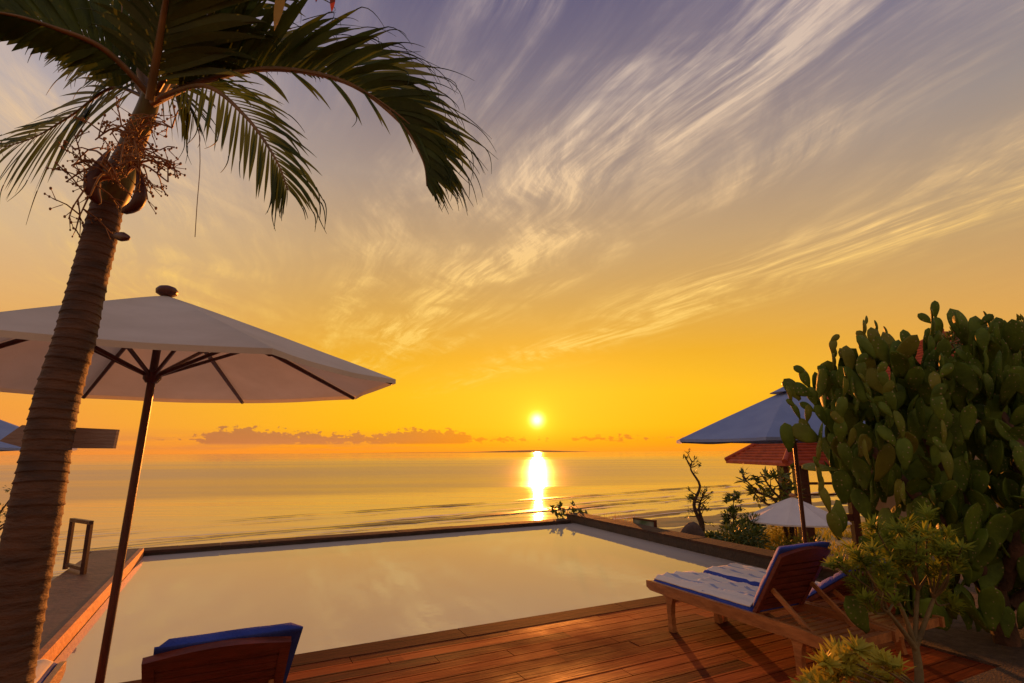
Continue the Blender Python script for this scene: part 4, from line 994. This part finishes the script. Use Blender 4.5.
twig_tree(b0, [[at(733, 530, Yc), at(734, 512, Yc), at(733, 499, Yc)], [at(730, 530, Yc), at(728, 515, Yc)]], 'young_tree', 'upright young tree with a narrow leafy top beside the round shrub', 6, .11, .045, 22, .03, M['bush'], bl=.20, leaves=16)
Yf = 15.; b0 = at(792, 560, Yf)
twig_tree(b0, [[at(790, 515, Yf), at(765, 503, Yf), at(748, 486, Yf)], [at(790, 512, Yf), at(772, 490, Yf), at(760, 472, Yf)], [at(790, 510, Yf), at(782, 490, Yf), at(770, 470, Yf)], [at(792, 515, Yf), at(790, 492, Yf), at(786, 474, Yf)], [at(778, 505, Yf), at(758, 492, Yf), at(742, 476, Yf)]],
          'frangipani_tree', 'spreading tree with forked limbs and long leaves in front of the red roofed pavilion', 8, .30, .075, 7, .06, M['bush'], bl=.3, leaves=9)

# pavilion with red roof
Yp = 19.
e0 = at(729, 463, Yp-1.2); pv = empty('pavilion', at(800, 540, Yp), 0, 'open garden pavilion with a red tiled roof behind the blue topped parasol', 'pavilion')
def hiproof(x0, x1, y0, y1, ze, zr, ov=.0, ridge=.5, th=.10):
    mb = MB(); ym = (y0+y1)/2; hx = (x1-x0)*ridge/2; xm = (x0+x1)/2
    e_ = [Vector((x0, y0, ze)), Vector((x1, y0, ze)), Vector((x1, y1, ze)), Vector((x0, y1, ze))]; r_ = [Vector((xm-hx, ym, zr)), Vector((xm+hx, ym, zr))]
    vs = e_+r_+[p-Vector((0, 0, th)) for p in e_]
    mb.add(vs, [(0, 1, 5, 4), (1, 2, 5), (2, 3, 4, 5), (3, 0, 4), (6, 7, 1, 0), (7, 8, 2, 1), (8, 9, 3, 2), (9, 6, 0, 3), (9, 8, 7, 6)])
    # rows of tile courses and hips
    for (A_, B_, C_, D_) in ((e_[0], e_[1], r_[1], r_[0]), (e_[3], e_[0], r_[0], r_[0]), (e_[1], e_[2], r_[1], r_[1])):
        for k in range(1, 14):
            t = k/14; p = A_.lerp(D_, t); q_ = B_.lerp(C_, t)
            if (p-q_).length > .1: mb.bar(p+Vector((0, 0, .02)), q_+Vector((0, 0, .02)), .07, .05)
    for (A_, B_) in ((e_[0], r_[0]), (e_[1], r_[1]), (r_[0], r_[1]), (e_[3], r_[0]), (e_[2], r_[1])): mb.tube([A_+Vector((0, 0, .04)), B_+Vector((0, 0, .04))], .09, 8)
    return mb
hiproof(e0.x+1.6, e0.x+7.2, Yp-1.6, Yp+3.2, e0.z, e0.z+1.35, ridge=.35).build('roof', M['tile'], pv)
for (x, y) in ((783, Yp-1.0), (801, Yp-.8), (745+300, Yp-.8), (786, Yp+2.6), (850, Yp-1.0)):
    p = at(x, 480, y); MB().bar((p.x, p.y, -2.5), (p.x, p.y, e0.z-.05), .22 if x != 801 else .42, .22, up=(0, 1, 0)).build('post', M['dark_wood'], pv)
p = at(783, 480, Yp-1.); q_ = at(850, 480, Yp-1.)
mb = MB(); mb.bar((p.x, p.y, .55), (q_.x, q_.y, .55), .06, .08); mb.bar((p.x, p.y, .2), (q_.x, q_.y, .2), .05, .06); mb.bar((p.x, p.y, -.5), (q_.x, q_.y, -.5), .2, .2); mb.build('railing', M['dark_wood'], pv)

# house behind the cactus
Yh = 13.
el0 = at(806, 401, Yh+6.5); hs = empty('house', (el0.x+5, Yh+3.5, -2.3), 0, 'house with a red tiled hip roof mostly hidden behind the cactus', 'house')
rx0 = el0.x
mb = hiproof(rx0, rx0+8.0, Yh, Yh+7, el0.z, el0.z+1.75, ridge=.30, th=.16); rf = mb.build('roof', M['tile'], hs)
apx = Vector((rx0+4-1.2, Yh+3.5, el0.z+1.75)); MB().tube([apx, apx+Vector((0, 0, .18)), apx+Vector((0, 0, .3)), apx+Vector((0, 0, .5))], [.10, .12, .06, .03], 8).build('finial', M['tile'], rf)
mb = MB(); mb.box(rx0+1.4, rx0+7, Yh+1.2, Yh+6, -2.4, el0.z-.17); mb.build('wall', M['wall'], hs)
for k in range(3):
    x = rx0+2.0+k*2.1; f0 = MB().box(x, x+1.1, Yh+1.15, Yh+1.198, .6, 2.1).build('window', M['dark_wood'], hs); MB().box(x+.08, x+1.02, Yh+1.13, Yh+1.148, .68, 2.02).build('pane', mat('dark window glass', (.03, .03, .03), rough=.08, scale=1), f0)

# broadleaf tree at the far right, behind
def crown_tree(px, py, Y, rx, rz, n, label, seed, zb=-2.3):
    rr = random.Random(seed); c = at(px, py, Y); root = empty('broadleaf_tree', (c.x, c.y, zb), 0, label, 'tree'); ml = MB(); ms = MB()
    B_ = Vector((c.x, c.y, zb)); fkk = B_.lerp(c, .6); ms.tube([B_, B_.lerp(c, .3)+Vector((.1, 0, 0)), fkk], [.22, .17, .12], 9)
    for k in range(16):
        o = Vector((rr.uniform(-1, 1)*rx, rr.uniform(-1, 1)*rx, rr.uniform(-.7, .8)*rz)); e_ = c+o
        ms.tube([fkk, fkk.lerp(e_, .5)+Vector((0, 0, .1)), e_], [.07, .04, .015], 5)
        leafy(ml, e_, rx*.34, rx*.34, rz*.30, n//16, .14, .055, rr)
    ms.build('trunk', M['bark'], root); ml.build('crown', M['bush'], root)
crown_tree(1022, 352, 11.5, .95, .75, 3600, 'leafy tree whose top shows over the cactus at the right edge', 31)
crown_tree(-14, 505, 24., 1.5, 1.1, 1500, 'dark tree top on the shore at the far left edge, behind the palm trunk', 32, zb=-4.5) 

# lounger on the lower terrace, in the shade of the white parasol
for i, (x, lab) in enumerate(((800, 'dark lounger under the small white parasol on the lower terrace'), (822, 'farther dark lounger beside the small white parasol on the lower terrace'))):
    c_ = copy_tree(L4); p = at(x, 545, 13.6+i*.6); c_.location = (p.x, p.y, -2.28); c_.rotation_euler = (0, 0, R(200)); c_['label'] = lab; c_['group'] = 'loungers under the lower terrace parasol'
